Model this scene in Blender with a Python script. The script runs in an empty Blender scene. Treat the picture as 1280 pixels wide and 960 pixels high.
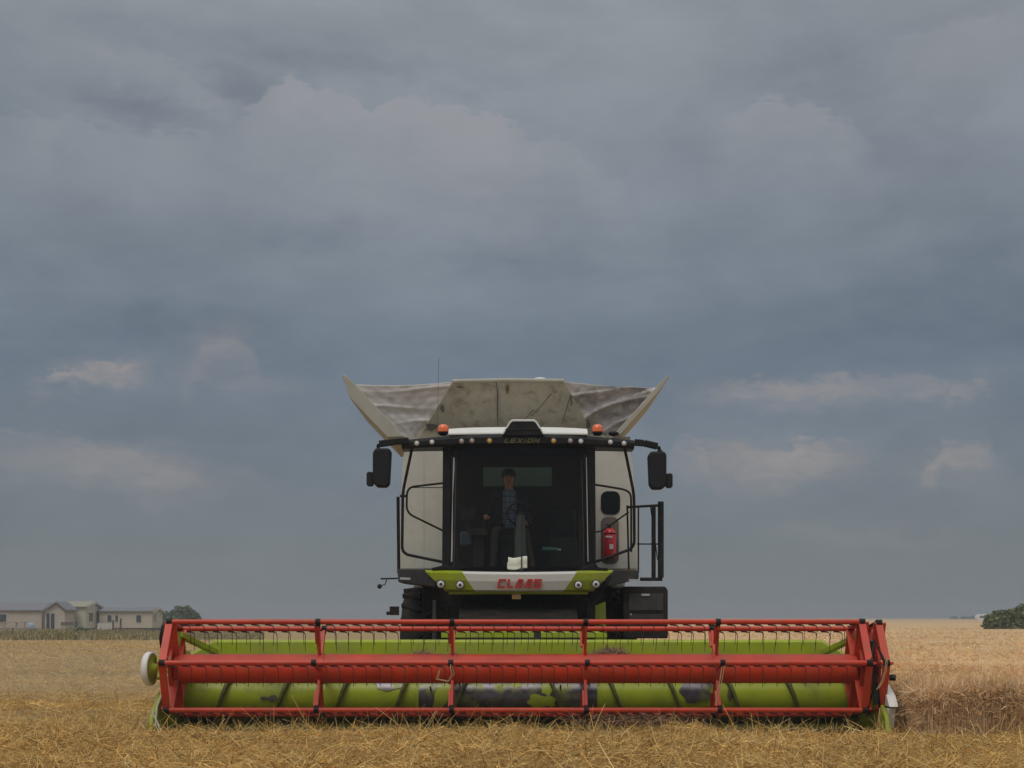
import bpy, math, random
import numpy as np
from mathutils import Vector, Matrix
R = math.radians
rnd = random.Random(7)
rng = np.random.default_rng(11)
S = bpy.context.scene
C = S.collection
F = 1880.0          # focal length in pixels of the 1280 px wide photograph
H = 1.5             # eye height above the field
XC = 0.085          # centre line of the machine

# ---------------------------------------------------------------- camera
cam_d = bpy.data.cameras.new('camera'); cam = bpy.data.objects.new('camera', cam_d); C.objects.link(cam)
cam.location = (0, 0, H); cam.rotation_euler = (R(90), 0, 0)
cam_d.sensor_width = 36; cam_d.lens = 36 * F / 1280
cam_d.shift_y = (772 - 480) / 1280.0
cam_d.clip_start = 0.1; cam_d.clip_end = 9000
S.camera = cam

# ---------------------------------------------------------------- view + light
S.view_settings.view_transform = 'Standard'; S.view_settings.look = 'None'
S.view_settings.gamma = 1; S.view_settings.exposure = -0.02; S.view_settings.use_curve_mapping = False
SUN_EL, SUN_AZ = 58, 200     # degrees; azimuth clockwise from +Y
sd = bpy.data.lights.new('sun', 'SUN'); sun = bpy.data.objects.new('sun', sd); C.objects.link(sun)
sd.energy = 0.9; sd.angle = R(25); sd.color = (1, .95, .88)
_az, _el = R(SUN_AZ), R(SUN_EL)
sdir = Vector((math.sin(_az)*math.cos(_el), math.cos(_az)*math.cos(_el), math.sin(_el)))
sun.rotation_euler = sdir.to_track_quat('Z', 'Y').to_euler()

W = bpy.data.worlds.new("World"); S.world = W; W.use_nodes = True
wt = W.node_tree; wt.nodes.clear()
class NT:
    """tiny helper that writes node maths as function calls"""
    def __init__(s, t): s.t = t
    def n(s, kind, **kw):
        nd = s.t.nodes.new(kind)
        for k, v in kw.items(): setattr(nd, k, v)
        return nd
    def put(s, sock, v):
        if isinstance(v, bpy.types.NodeSocket): s.t.links.new(v, sock)
        elif v is not None:
            if sock.type == 'RGBA' and not hasattr(v, '__len__'): v = (v, v, v, 1)
            if sock.type == 'RGBA' and len(v) == 3: v = (*v, 1)
            sock.default_value = v
    def m(s, op, a, b=None, c=None, clamp=False):
        nd = s.n('ShaderNodeMath', operation=op, use_clamp=clamp)
        for i, v in enumerate((a, b, c)):
            if v is not None: s.put(nd.inputs[i], v)
        return nd.outputs[0]
    def mix(s, f, a, b, blend='MIX'):
        nd = s.n('ShaderNodeMix', data_type='RGBA', blend_type=blend, clamp_factor=True)
        s.put(nd.inputs[0], f); s.put(nd.inputs[6], a); s.put(nd.inputs[7], b)
        return nd.outputs[2]
    def noise(s, vec, scale, detail=4, rough=.55, dist=0, out=0):
        nd = s.n('ShaderNodeTexNoise')
        if vec is not None: s.put(nd.inputs['Vector'], vec)
        s.put(nd.inputs['Scale'], scale); s.put(nd.inputs['Detail'], detail)
        s.put(nd.inputs['Roughness'], rough); s.put(nd.inputs['Distortion'], dist)
        return nd.outputs[out]
    def rng(s, v, a, b, c=0., d=1., smooth=False):
        nd = s.n('ShaderNodeMapRange', clamp=True)
        if smooth: nd.interpolation_type = 'SMOOTHSTEP'
        for i, x in enumerate((v, a, b, c, d)): s.put(nd.inputs[i], x)
        return nd.outputs[0]
    def comb(s, x, y, z):
        nd = s.n('ShaderNodeCombineXYZ')
        for i, v in enumerate((x, y, z)): s.put(nd.inputs[i], v)
        return nd.outputs[0]
    def scale(s, vec, sc):
        nd = s.n('ShaderNodeVectorMath', operation='MULTIPLY'); s.put(nd.inputs[0], vec)
        nd.inputs[1].default_value = sc; return nd.outputs[0]
    def ramp(s, v, stops):
        nd = s.n('ShaderNodeValToRGB'); s.put(nd.inputs[0], v); e = nd.color_ramp.elements
        while len(e) < len(stops): e.new(.5)
        for q, (p, c) in zip(e, stops): q.position = p; q.color = (*c, 1)
        return nd.outputs[0]

def ang(px, py):
    """pixel of the photograph -> azimuth and elevation of that patch of sky"""
    v = Vector(((px-640)/F, 1, (772-py)/F)).normalized()
    return math.atan2(v.x, v.y), math.asin(v.z)

w = NT(wt)
tc = w.n('ShaderNodeTexCoord').outputs['Generated']
sx = w.n('ShaderNodeSeparateXYZ'); wt.links.new(tc, sx.inputs[0]); dx, dy, dz = sx.outputs
az = w.m('ARCTAN2', dx, dy); el = w.m('ARCSINE', dz)
sky = w.n('ShaderNodeTexSky', sky_type='NISHITA', sun_disc=False)
sky.sun_elevation = R(SUN_EL); sky.sun_rotation = R(SUN_AZ)
cvec = w.comb(az, w.m('MULTIPLY', el, 2.2), 0.37)
# warped sky coordinates so that every bank of cloud has a torn outline
wn = w.n('ShaderNodeTexNoise'); w.put(wn.inputs['Vector'], cvec); w.put(wn.inputs['Scale'], 9); w.put(wn.inputs['Detail'], 7); w.put(wn.inputs['Roughness'], .6)
wsx = w.n('ShaderNodeSeparateXYZ'); wt.links.new(wn.outputs['Color'], wsx.inputs[0])
wf = w.n('ShaderNodeTexNoise'); w.put(wf.inputs['Vector'], cvec); w.put(wf.inputs['Scale'], 42); w.put(wf.inputs['Detail'], 6); w.put(wf.inputs['Roughness'], .65)
wfs = w.n('ShaderNodeSeparateXYZ'); wt.links.new(wf.outputs['Color'], wfs.inputs[0])
tex = w.rng(w.noise(cvec, 30, 7, .62, .3), .32, .62, .45, 1.15)
waz = w.m('ADD', az, w.m('MULTIPLY', w.m('SUBTRACT', wsx.outputs[0], .5), .10)); waz = w.m('ADD', waz, w.m('MULTIPLY', w.m('SUBTRACT', wfs.outputs[0], .5), .035))
wel = w.m('ADD', el, w.m('MULTIPLY', w.m('SUBTRACT', wsx.outputs[1], .5), .05)); wel = w.m('ADD', wel, w.m('MULTIPLY', w.m('SUBTRACT', wfs.outputs[1], .5), .024))
def blob(px, py, rx, ry, soft=1.0, rot=0, crisp=False):
    a, e = ang(px, py); ra, re = rx/F, ry/F
    u = w.m('SUBTRACT', waz, a); v = w.m('SUBTRACT', wel, e)
    if rot:
        c_, s_ = math.cos(R(rot)), math.sin(R(rot))
        u, v = (w.m('ADD', w.m('MULTIPLY', u, c_), w.m('MULTIPLY', v, s_)),
                w.m('SUBTRACT', w.m('MULTIPLY', v, c_), w.m('MULTIPLY', u, s_)))
    u = w.m('DIVIDE', u, ra); v = w.m('DIVIDE', v, re)
    d = w.m('SQRT', w.m('ADD', w.m('MULTIPLY', u, u), w.m('MULTIPLY', v, v)))
    inner = w.rng(v, -.2, .55, 0.0, 1-soft, True) if crisp else 1.0-soft     # crisp: hard upper edge, misty underside
    f = w.rng(d, 1.0, inner, 0, 1, True)
    return w.m('MULTIPLY', f, tex)
# base colour by height over the horizon (radiance, before the 0.1 strength)
base = w.ramp(w.rng(dz, 0, 1), [
    (0.000, (1.55, 1.76, 1.88)), (0.035, (1.62, 1.85, 2.03)), (0.075, (1.60, 1.86, 2.14)), (0.115, (1.50, 1.80, 2.18)),
    (0.160, (1.46, 1.80, 2.24)), (0.205, (1.80, 2.15, 2.56)), (0.27, (2.12, 2.42, 2.78)), (0.36, (2.48, 2.74, 3.02)),
    (0.62, (4.2, 4.4, 4.6)), (1.0, (7.6, 7.6, 7.6))])
# unseen sky behind the camera is brightened to throw more light on the machine
back = w.rng(dy, .3, -.5, 1, 1.35)
base = w.mix(1, base, w.comb(back, back, back), 'MULTIPLY')
n1 = w.noise(cvec, 4.2, 6, .55, .4)
n2 = w.noise(cvec, 14, 8, .58, .2)
shade = w.m('ADD', w.m('MULTIPLY', w.m('SUBTRACT', n1, .5), .60), w.m('MULTIPLY', w.m('SUBTRACT', n2, .5), .42))
fade = w.rng(el, 0.0, .12, .25, 1)
col = w.mix(1, base, w.comb(*[w.m('ADD', w.m('MULTIPLY', w.m('MULTIPLY', shade, k), fade), 1) for k in (1.08, 1.0, .90)]), 'MULTIPLY')
LIGHT = [  # px, py, rx, ry, soft, rot, amount : broad pale veils
    (500, 210, 280, 110, 1, -5, .22), (560, 215, 160, 60, 1, -4, .14), (720, 225, 120, 60, 1, -25, .22),
    (985, 170, 150, 70, 1, -14, .16), (1240, 50, 160, 120, 1, 0, .34), (60, 60, 170, 70, 1, -10, .2), (60, 210, 210, 90, 1, 0, .12),
    (110, 462, 90, 26, 1, 0, .2), (310, 482, 110, 18, 1, 0, .22), (140, 588, 220, 38, 1, -3, .32), (1040, 490, 240, 34, 1, 0, .36),
    (985, 578, 190, 46, 1, 4, .38), (1205, 572, 60, 30, 1, 0, .4), (165, 470, 70, 26, 1, 8, .34), (265, 440, 60, 44, 1, 30, .26), (1180, 600, 130, 34, 1, 0, .2), (1080, 672, 230, 18, 1, 0, .12), (850, 70, 220, 60, 1, -10, .20), (420, 330, 120, 30, 1, 0, .1)]
BANKS = [  # crest line (pixels of the photograph turned into azimuth and height), edge softness, depth, amount : clouds with a crisp billowing top
    ([(255, 190), (290, 155), (318, 128), (335, 104), (355, 97), (378, 99), (400, 112), (425, 113), (445, 118), (462, 132), (485, 122), (520, 121), (560, 133), (600, 135), (640, 150), (675, 175), (720, 205)], 5, 190, .46),
    ([(630, 215), (660, 185), (690, 168), (715, 178), (735, 205), (770, 225), (800, 250)], 7, 80, .26),
    ([(-40, 128), (60, 138), (120, 150), (200, 158), (260, 160), (320, 190)], 9, 120, .22),
    ([(60, 60), (120, 48), (190, 58), (215, 66), (232, 88), (258, 112), (330, 135)], 8, 60, .22),
    ([(470, 40), (540, 28), (600, 50), (680, 45), (760, 70)], 16, 70, .14),
    ([(870, 180), (895, 146), (915, 134), (960, 118), (1015, 124), (1060, 150), (1110, 190)], 10, 110, .28),
    ([(1080, 60), (1150, 30), (1220, 10), (1290, 15)], 12, 110, .2),
    ([(20, 485), (70, 462), (110, 456), (130, 448), (150, 455), (163, 446), (180, 452), (200, 480)], 4, 34, .42),
    ([(215, 485), (235, 452), (248, 425), (268, 408), (292, 403), (318, 420), (335, 480)], 12, 62, .20),
    ([(-40, 530), (40, 524), (110, 540), (170, 556), (230, 575), (285, 605)], 9, 76, .24),
    ([(845, 480), (930, 472), (1010, 470), (1070, 461), (1130, 458), (1190, 470), (1240, 490)], 8, 42, .30),
    ([(1175, 500), (1195, 482), (1225, 474), (1250, 492)], 4, 24, .24),
    ([(820, 575), (850, 548), (885, 552), (915, 546), (945, 556), (980, 562), (1005, 548), (1045, 543), (1075, 552), (1092, 574), (1105, 600)], 4, 66, .40),
    ([(1140, 600), (1165, 572), (1182, 550), (1210, 546), (1236, 553), (1250, 585)], 8, 46, .36)]
wg = w.noise(cvec, 95, 6, .6)
bel = w.m('ADD', w.m('ADD', el, w.m('MULTIPLY', w.m('SUBTRACT', wfs.outputs[1], .5), .030)), w.m('MULTIPLY', w.m('SUBTRACT', wg, .5), .018))
wisp_t = w.rng(w.noise(w.comb(waz, w.m('MULTIPLY', wel, 2.6), .9), 26, 8, .66, .5), .36, .60, .12, 1.2)
top_t = w.rng(w.noise(w.comb(waz, w.m('MULTIPLY', wel, 1.5), .3), 13, 8, .62, .3), .34, .62, .45, 1.2)
def bank(pts, soft, depth):
    A_ = [ang(*p) for p in pts]; a0, a1 = A_[0][0], A_[-1][0]; e0 = min(e for _, e in A_)-.001; e1 = max(e for _, e in A_)+.001
    t_ = w.rng(az, a0, a1)
    rp = w.n('ShaderNodeValToRGB'); w.put(rp.inputs[0], t_); rp.color_ramp.interpolation = 'B_SPLINE' if soft > 8 else 'EASE'; es = rp.color_ramp.elements
    while len(es) < len(A_): es.new(.5)
    for q, (a_, e_) in zip(es, A_): q.position = (a_-a0)/(a1-a0); k_ = (e_-e0)/(e1-e0); q.color = (k_, k_, k_, 1)
    edge = w.m('ADD', w.m('MULTIPLY', rp.outputs[0], e1-e0), e0); dd = w.m('SUBTRACT', edge, bel)
    f = w.m('MULTIPLY', w.rng(dd, 0, 2.2*soft/F, 0, 1, True), w.rng(dd, soft/F, depth/F, 1, 0, True))
    ends = w.m('MULTIPLY', w.rng(t_, 0, .25, 0, 1, True), w.rng(t_, .75, 1, 1, 0, True))
    return w.m('MULTIPLY', w.m('MULTIPLY', w.m('MULTIPLY', f, ends), wisp_t if pts[0][1] > 380 else top_t), w.rng(dy, 0, .2))
DARK = [
    (440, 88, 170, 26, 1, 0, .20), (290, 115, 60, 36, .9, -30, .22), (200, 140, 110, 20, .9, -8, .16), (600, 110, 90, 22, 1, 0, .12), (400, 290, 180, 36, 1, 0, .24), (680, 335, 200, 40, 1, 0, .26), (920, 310, 170, 40, 1, 0, .14), (1130, 385, 340, 95, 1, 4, .34), (640, 425, 520, 44, 1, 0, .12),
    (210, 410, 170, 36, .9, 6, .26), (1240, 300, 120, 60, 1, 0, .18), (620, 80, 200, 60, 1, 0, .16), (1010, 80, 130, 70, 1, 0, .20), (150, 130, 170, 36, 1, -18, .22), (300, 60, 150, 34, 1, -20, .14),
    (700, 500, 300, 34, 1, 0, .06), (940, 520, 170, 22, 1, 0, .14), (1250, 500, 80, 44, 1, 0, .18), (1130, 640, 170, 26, 1, 0, .12), (560, 560, 200, 50, 1, 0, .08)]
for px, py, rx, ry, so, ro, am in DARK:
    f = w.m('MULTIPLY', blob(px, py, rx, ry, so, ro), am)
    col = w.mix(f, col, (.85, 1.12, 1.55))
for px, py, rx, ry, so, ro, am in LIGHT:
    f = w.m('MULTIPLY', blob(px, py, rx, ry, so, ro, True), am)
    warm = py > 380
    col = w.mix(f, col, (3.4, 2.95, 2.75) if warm else (2.95, 3.0, 3.15))
for pts, so, de, am in BANKS:
    col = w.mix(w.m('MULTIPLY', bank(pts, so*(1 if pts[0][1] > 380 else .55), de), am*(1.5 if pts[0][1] > 380 else 2.1)), col, (3.45, 3.0, 2.82) if pts[0][1] > 380 else (3.05, 3.15, 3.35))
below = w.rng(dz, -.02, 0, 0, 1)
col = w.mix(below, (.55, .5, .42), col)
col = w.mix(.94, sky.outputs[0], col)
bg = w.n('ShaderNodeBackground'); w.put(bg.inputs[0], col); bg.inputs[1].default_value = .1
wo = w.n('ShaderNodeOutputWorld'); wt.links.new(bg.outputs[0], wo.inputs[0])
W.cycles.sampling_method = 'MANUAL'; W.cycles.sample_map_resolution = 512

# ---------------------------------------------------------------- materials
def mat(name, base, rough=.5, metal=0, var=.12, vscale=3., dirt=None, dirt_amt=.3, dirt_scale=2.5, bump=0., bscale=40., coat=0, spec=.5, dirt_thr=.5, attr=None, stretch=None):
    m_ = bpy.data.materials.new(name); m_.use_nodes = True; t = NT(m_.node_tree)
    b = m_.node_tree.nodes['Principled BSDF']
    tcn = t.n('ShaderNodeTexCoord').outputs['Object']
    if stretch: tcn = t.scale(tcn, stretch)
    n = t.noise(tcn, vscale, 5, .6)
    f = t.rng(n, .3, .7, 1-var, 1+var)
    c = t.mix(1, (*base, 1), t.comb(f, f, f), 'MULTIPLY')
    if attr:
        at = t.n('ShaderNodeAttribute', attribute_name=attr)
        c = t.mix(1, c, at.outputs['Color'], 'MULTIPLY')
    r = rough
    if dirt:
        d = t.noise(tcn, dirt_scale, 8, .68, .3)
        d = t.rng(d, dirt_thr-.06, dirt_thr+.2, 0, dirt_amt)
        c = t.mix(d, c, (*dirt, 1)); r = t.m('ADD', rough, t.m('MULTIPLY', d, .4), clamp=True)
    t.put(b.inputs['Base Color'], c); t.put(b.inputs['Roughness'], r)
    b.inputs['Metallic'].default_value = metal; b.inputs['Coat Weight'].default_value = coat
    b.inputs['Specular IOR Level'].default_value = spec
    if bump:
        bn = t.n('ShaderNodeBump'); bn.inputs['Strength'].default_value = bump; bn.inputs['Distance'].default_value = .02
        t.put(bn.inputs['Height'], t.noise(tcn, bscale, 5, .6)); m_.node_tree.links.new(bn.outputs[0], b.inputs['Normal'])
    return m_
DUST = (.30, .23, .15)
M = {}
M['red'] = mat('red_paint', (.55, .040, .011), .42, var=.2, vscale=2.2, dirt=(.30, .14, .07), dirt_amt=.34, dirt_scale=5, dirt_thr=.52, coat=.05)
M['lime'] = mat('lime_paint', (.34, .42, .012), .4, var=.12, dirt=DUST, dirt_amt=.38, dirt_scale=2.6, coat=.1)
M['limeauger'] = mat('worn_lime_paint', (.36, .44, .013), .42, var=.14, dirt=(.06, .055, .06), dirt_amt=.75, dirt_scale=1.7, dirt_thr=.60)
M['flight'] = mat('worn_shaded_flight', (.09, .095, .03), .5, metal=.2, var=.4, vscale=5, dirt=(.25, .30, .03), dirt_amt=.6, dirt_scale=3)  # dark base imitates shade under the flights; lime paint shows in patches
M['pan'] = mat('shaded_lime_pan', (.12, .14, .015), .5, metal=.2, var=.3, vscale=3, dirt=DUST, dirt_amt=.4, dirt_scale=3)  # lime floor with the shade under the reel put into its base colour
M['steel'] = mat('worn_dark_steel', (.13, .12, .14), .32, metal=.7, var=.4, vscale=5, dirt=(.30, .36, .03), dirt_amt=.95, dirt_scale=3.2, dirt_thr=.52)
M['white'] = mat('cream_white_paint', (.62, .60, .52), .45, var=.05, vscale=1.2, dirt=DUST, dirt_amt=.22, dirt_scale=3)
M['whiteclean'] = mat('white_paint', (.78, .77, .72), .4, var=.04, dirt=DUST, dirt_amt=.14, dirt_scale=6)
M['tank'] = mat('dusty_tank_sheet', (.43, .395, .30), .7, var=.14, vscale=7, dirt=(.09, .065, .035), dirt_amt=.85, dirt_scale=4.5, dirt_thr=.585, bump=.2, bscale=12)
M['rust'] = mat('rust_stain', (.22, .11, .03), .9, var=.3, vscale=12)
M['flap'] = mat('dusty_pale_sheet', (.43, .41, .34), .65, var=.08, dirt=DUST, dirt_amt=.3, dirt_scale=4)
M['fabric'] = mat('grey_tarpaulin', (.70, .66, .64), .8, var=.08, vscale=4, dirt=(.2, .16, .12), dirt_amt=.35, dirt_scale=3)
M['fabricdirty'] = mat('stained_tarpaulin', (.52, .48, .46), .8, var=.15, vscale=4, dirt=(.08, .06, .05), dirt_amt=.85, dirt_scale=3.4, dirt_thr=.50)
M['black'] = mat('black_plastic', (.009, .009, .010), .5, var=.2, dirt=DUST, dirt_amt=.05, dirt_scale=4, spec=.2)
M['blackmat'] = mat('dusty_black_metal', (.016, .014, .013), .65, var=.3, dirt=(.12, .09, .06), dirt_amt=.30, dirt_scale=9, spec=.25)
M['rubber'] = mat('dusty_rubber', (.016, .014, .012), .85, var=.3, dirt=(.13, .10, .06), dirt_amt=.4, dirt_scale=7, bump=.3, bscale=30)
M['grey'] = mat('grey_plastic', (.035, .034, .034), .55, var=.1, dirt=DUST, dirt_amt=.2)
M['mirror'] = mat('charcoal_plastic', (.016, .0155, .016), .6, var=.1, spec=.2)
M['alu'] = mat('bright_strip', (.55, .55, .53), .35, metal=.3, var=.05)
M['redtext'] = mat('red_lettering', (.42, .02, .012), .5, var=.05)
M['goldtext'] = mat('olive_gold_lettering', (.11, .10, .035), .5, var=.05)
M['lens'] = mat('clear_lamp_lens', (.75, .73, .68), .15, var=.1, coat=1)
M['lenspink'] = mat('dim_lamp_lens', (.45, .36, .33), .2, var=.1, coat=1)
M['amber'] = mat('amber_lamp_lens', (.70, .40, .10), .25, var=.1, coat=.6)
M['orange'] = mat('orange_beacon_lens', (.90, .16, .03), .2, var=.1, coat=.8)
M['fire'] = mat('fire_red', (.62, .02, .03), .35, var=.05, coat=.3)
M['niche'] = mat('brown_grey_niche', (.13, .11, .09), .7, var=.2)
M['winblack'] = mat('black_glass', (.006, .007, .009), .3, var=.1, spec=.25)
M['interior'] = mat('cab_lining', (.034, .025, .018), .8, var=.2)
M['seat'] = mat('seat_fabric', (.03, .03, .032), .9, var=.2)
M['colgrey'] = mat('steering_column_grey', (.14, .17, .165), .6, var=.1)
M['paper'] = mat('pale_paper', (.85, .86, .70), .8, var=.05)
M['skin'] = mat('skin', (.62, .33, .22), .55, var=.1, vscale=9)
M['hair'] = mat('brown_grey_hair', (.07, .05, .035), .8, var=.3, vscale=30)
M['vest'] = mat('dark_jacket', (.032, .03, .032), .9, var=.2)
M['trouser'] = mat('dark_trousers', (.075, .06, .05), .9, var=.2)
M['shoe'] = mat('brown_leather', (.16, .05, .03), .5, var=.2)
M['bluething'] = mat('blue_grey_plastic', (.12, .18, .24), .5, var=.1)
M['teal'] = mat('teal_plastic', (.08, .26, .24), .4, var=.1)
M['dark'] = mat('dark_iron', (.022, .018, .02), .5, var=.2)
M['thatch'] = mat('straw_clump', (.36, .22, .14), .9, var=.3, vscale=40)
# checked shirt
m_ = bpy.data.materials.new('blue_check_cotton'); m_.use_nodes = True; t = NT(m_.node_tree); M['shirt'] = m_
tcn = t.n('ShaderNodeTexCoord').outputs['Object']; s3 = t.n('ShaderNodeSeparateXYZ'); t.put(s3.inputs[0], tcn)
lines = t.m('MAXIMUM', t.m('GREATER_THAN', t.m('SINE', t.m('MULTIPLY', s3.outputs[0], 90)), .75), t.m('GREATER_THAN', t.m('SINE', t.m('MULTIPLY', s3.outputs[2], 75)), .7))
t.put(m_.node_tree.nodes['Principled BSDF'].inputs['Base Color'], t.mix(lines, (.30, .42, .58, 1), (.16, .22, .33, 1))); m_.node_tree.nodes['Principled BSDF'].inputs['Roughness'].default_value = .9
def glass(name, tint, gloss=.04):
    m_ = bpy.data.materials.new(name); m_.use_nodes = True; nt = m_.node_tree; nt.nodes.clear(); t = NT(nt)
    tr = t.n('ShaderNodeBsdfTransparent'); tr.inputs[0].default_value = (*tint, 1)
    gl = t.n('ShaderNodeBsdfGlossy'); gl.inputs['Roughness'].default_value = .06; gl.inputs[0].default_value = (.9, .92, .95, 1)
    fr = t.n('ShaderNodeFresnel'); fr.inputs[0].default_value = 1.45
    ms = t.n('ShaderNodeMixShader'); t.put(ms.inputs[0], t.m('MULTIPLY', fr.outputs[0], .4)); nt.links.new(tr.outputs[0], ms.inputs[1]); nt.links.new(gl.outputs[0], ms.inputs[2])
    # a film of harvest dust lies on the pane
    df = t.n('ShaderNodeBsdfDiffuse'); df.inputs[0].default_value = (.30, .24, .16, 1)
    m2 = t.n('ShaderNodeMixShader'); nz = t.noise(t.n('ShaderNodeTexCoord').outputs['Object'], 2.5, 6, .6)
    t.put(m2.inputs[0], t.rng(nz, .3, .8, .006, .011)); nt.links.new(ms.outputs[0], m2.inputs[1]); nt.links.new(df.outputs[0], m2.inputs[2])
    o = t.n('ShaderNodeOutputMaterial'); nt.links.new(m2.outputs[0], o.inputs[0]); return m_
M['glass'] = glass('tinted_cab_glass', (.62, .62, .57)); M['clear'] = glass('greenish_side_glass', (.93, .97, .94)); M['rearglass'] = glass('green_rear_glass', (.34, .42, .38))

# ---------------------------------------------------------------- mesh helpers
def P(px, py, Y): return Vector(((px-640)/F*Y, Y, H-(py-772)/F*Y))
ORG = {}
class MB:
    def __init__(s): s.v = []; s.f = []; s.mi = []; s.cm = 0; s.smooth = []
    def add(s, vs, fs, smooth=False):
        o = len(s.v); s.v += [tuple(v) for v in vs]; s.f += [tuple(i+o for i in f) for f in fs]
        s.mi += [s.cm]*len(fs); s.smooth += [smooth]*len(fs); return s
    def box(s, a, b):
        x0, y0, z0 = a; x1, y1, z1 = b
        x0, x1 = min(x0, x1), max(x0, x1); y0, y1 = min(y0, y1), max(y0, y1); z0, z1 = min(z0, z1), max(z0, z1)
        v = [(x, y, z) for x in (x0, x1) for y in (y0, y1) for z in (z0, z1)]
        return s.add(v, [(0, 1, 3, 2), (4, 6, 7, 5), (0, 4, 5, 1), (2, 3, 7, 6), (0, 2, 6, 4), (1, 5, 7, 3)])
    def bar(s, p, q, wd, th, up=(0, 0, 1)):
        p, q = Vector(p), Vector(q); d = (q-p).normalized(); u = Vector(up)
        if abs(d.dot(u)) > .95: u = Vector((0, 1, 0))
        a = d.cross(u).normalized()*wd/2; b = a.cross(d).normalized()*th/2
        v = [e+sa*a+sb*b for e in (p, q) for sa, sb in ((-1, -1), (1, -1), (1, 1), (-1, 1))]
        return s.add(v, [(0, 1, 2, 3), (7, 6, 5, 4), (0, 4, 5, 1), (1, 5, 6, 2), (2, 6, 7, 3), (3, 7, 4, 0)])
    def tube(s, pts, r, n=8, cap=True):
        pts = [Vector(p) for p in pts]; k = len(pts); rr = r if hasattr(r, '__len__') else [r]*k
        vs = []; prev = None
        for i, p in enumerate(pts):
            d = (pts[min(i+1, k-1)]-pts[max(i-1, 0)]).normalized()
            if prev is None: a = d.orthogonal().normalized()
            else: a = (prev-d*prev.dot(d)).normalized()
            prev = a; b = d.cross(a)
            for j in range(n):
                t_ = 2*math.pi*j/n; vs.append(p+(a*math.cos(t_)+b*math.sin(t_))*rr[i])
        fs = [(i*n+j, i*n+(j+1) % n, (i+1)*n+(j+1) % n, (i+1)*n+j) for i in range(k-1) for j in range(n)]
        s.add(vs, fs, True)
        if cap: s.add([vs[j] for j in range(n)], [tuple(range(n))[::-1]]); s.add([vs[(k-1)*n+j] for j in range(n)], [tuple(range(n))])
        return s
    def prism(s, poly, y0, y1, axis='Y'):
        """polygon of (x,z) pushed from y0 to y1 (axis Y), of (y,z) along x (axis X), of (x,y) along z (axis Z)"""
        n = len(poly)
        g = {'Y': lambda a, b, c: (a, c, b), 'X': lambda a, b, c: (c, a, b), 'Z': lambda a, b, c: (a, b, c)}[axis]
        v = [g(a, b, y0) for a, b in poly]+[g(a, b, y1) for a, b in poly]
        return s.add(v, [tuple(range(n)), tuple(range(2*n-1, n-1, -1))]+[(i, i+n, (i+1) % n+n, (i+1) % n) for i in range(n)])
    def sphere(s, c, r, nu=12, nv=8, sc=(1, 1, 1), half=False):
        vs = []; top = math.pi/2
        for i in range(nv+1):
            ph = (0 if half else -top)+(top-(0 if half else -top))*i/nv
            for j in range(nu):
                t_ = 2*math.pi*j/nu
                vs.append((c[0]+r*sc[0]*math.cos(ph)*math.cos(t_), c[1]+r*sc[1]*math.cos(ph)*math.sin(t_), c[2]+r*sc[2]*math.sin(ph)))
        return s.add(vs, [(i*nu+j, i*nu+(j+1) % nu, (i+1)*nu+(j+1) % nu, (i+1)*nu+j) for i in range(nv) for j in range(nu)], True)
    def lathe(s, c, axis, prof, n=24):
        """profile of (along axis, radius)"""
        a = Vector(axis).normalized(); u = a.orthogonal().normalized(); v_ = a.cross(u); c = Vector(c)
        vs = [c+a*h+(u*math.cos(2*math.pi*j/n)+v_*math.sin(2*math.pi*j/n))*r for h, r in prof for j in range(n)]
        k = len(prof); s.add(vs, [(i*n+j, i*n+(j+1) % n, (i+1)*n+(j+1) % n, (i+1)*n+j) for i in range(k-1) for j in range(n)], True)
        return s
    def grid(s, fn, nu, nv, smooth=True):
        vs = [fn(i/nu, j/nv) for i in range(nu+1) for j in range(nv+1)]
        return s.add(vs, [(i*(nv+1)+j, (i+1)*(nv+1)+j, (i+1)*(nv+1)+j+1, i*(nv+1)+j+1) for i in range(nu) for j in range(nv)], smooth)
    def build(s, name, mats, parent=None, bevel=0, solid=0, auto=False):
        if not isinstance(mats, (list, tuple)): mats = [mats]
        off = ORG.get(parent.name, Vector((0, 0, 0))) if parent else Vector((0, 0, 0))
        me = bpy.data.meshes.new(name)
        me.from_pydata([(v[0]-off.x, v[1]-off.y, v[2]-off.z) for v in s.v], [], s.f)
        for m__ in mats: me.materials.append(m__)
        me.polygons.foreach_set('material_index', s.mi); me.polygons.foreach_set('use_smooth', s.smooth); me.validate(); me.update()
        o = bpy.data.objects.new(name, me); C.objects.link(o)
        if parent: o.parent = parent; ORG[o.name] = off
        else: ORG[o.name] = Vector((0, 0, 0))
        if solid:
            md = o.modifiers.new('solid', 'SOLIDIFY'); md.thickness = solid; md.offset = 0
        if bevel:
            md = o.modifiers.new('bevel', 'BEVEL'); md.width = bevel; md.segments = 2; md.limit_method = 'ANGLE'; md.angle_limit = R(40)
        return o
def tag(o, label=None, cat=None, group=None, kind=None):
    if label: o['label'] = label
    if cat: o['category'] = cat
    if group: o['group'] = group
    if kind: o['kind'] = kind
    return o
def thing(name, loc, label, cat, group=None):
    o = bpy.data.objects.new(name, None); C.objects.link(o); o.location = loc; o.empty_display_size = .3
    ORG[o.name] = Vector(loc); return tag(o, label, cat, group)
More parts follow.
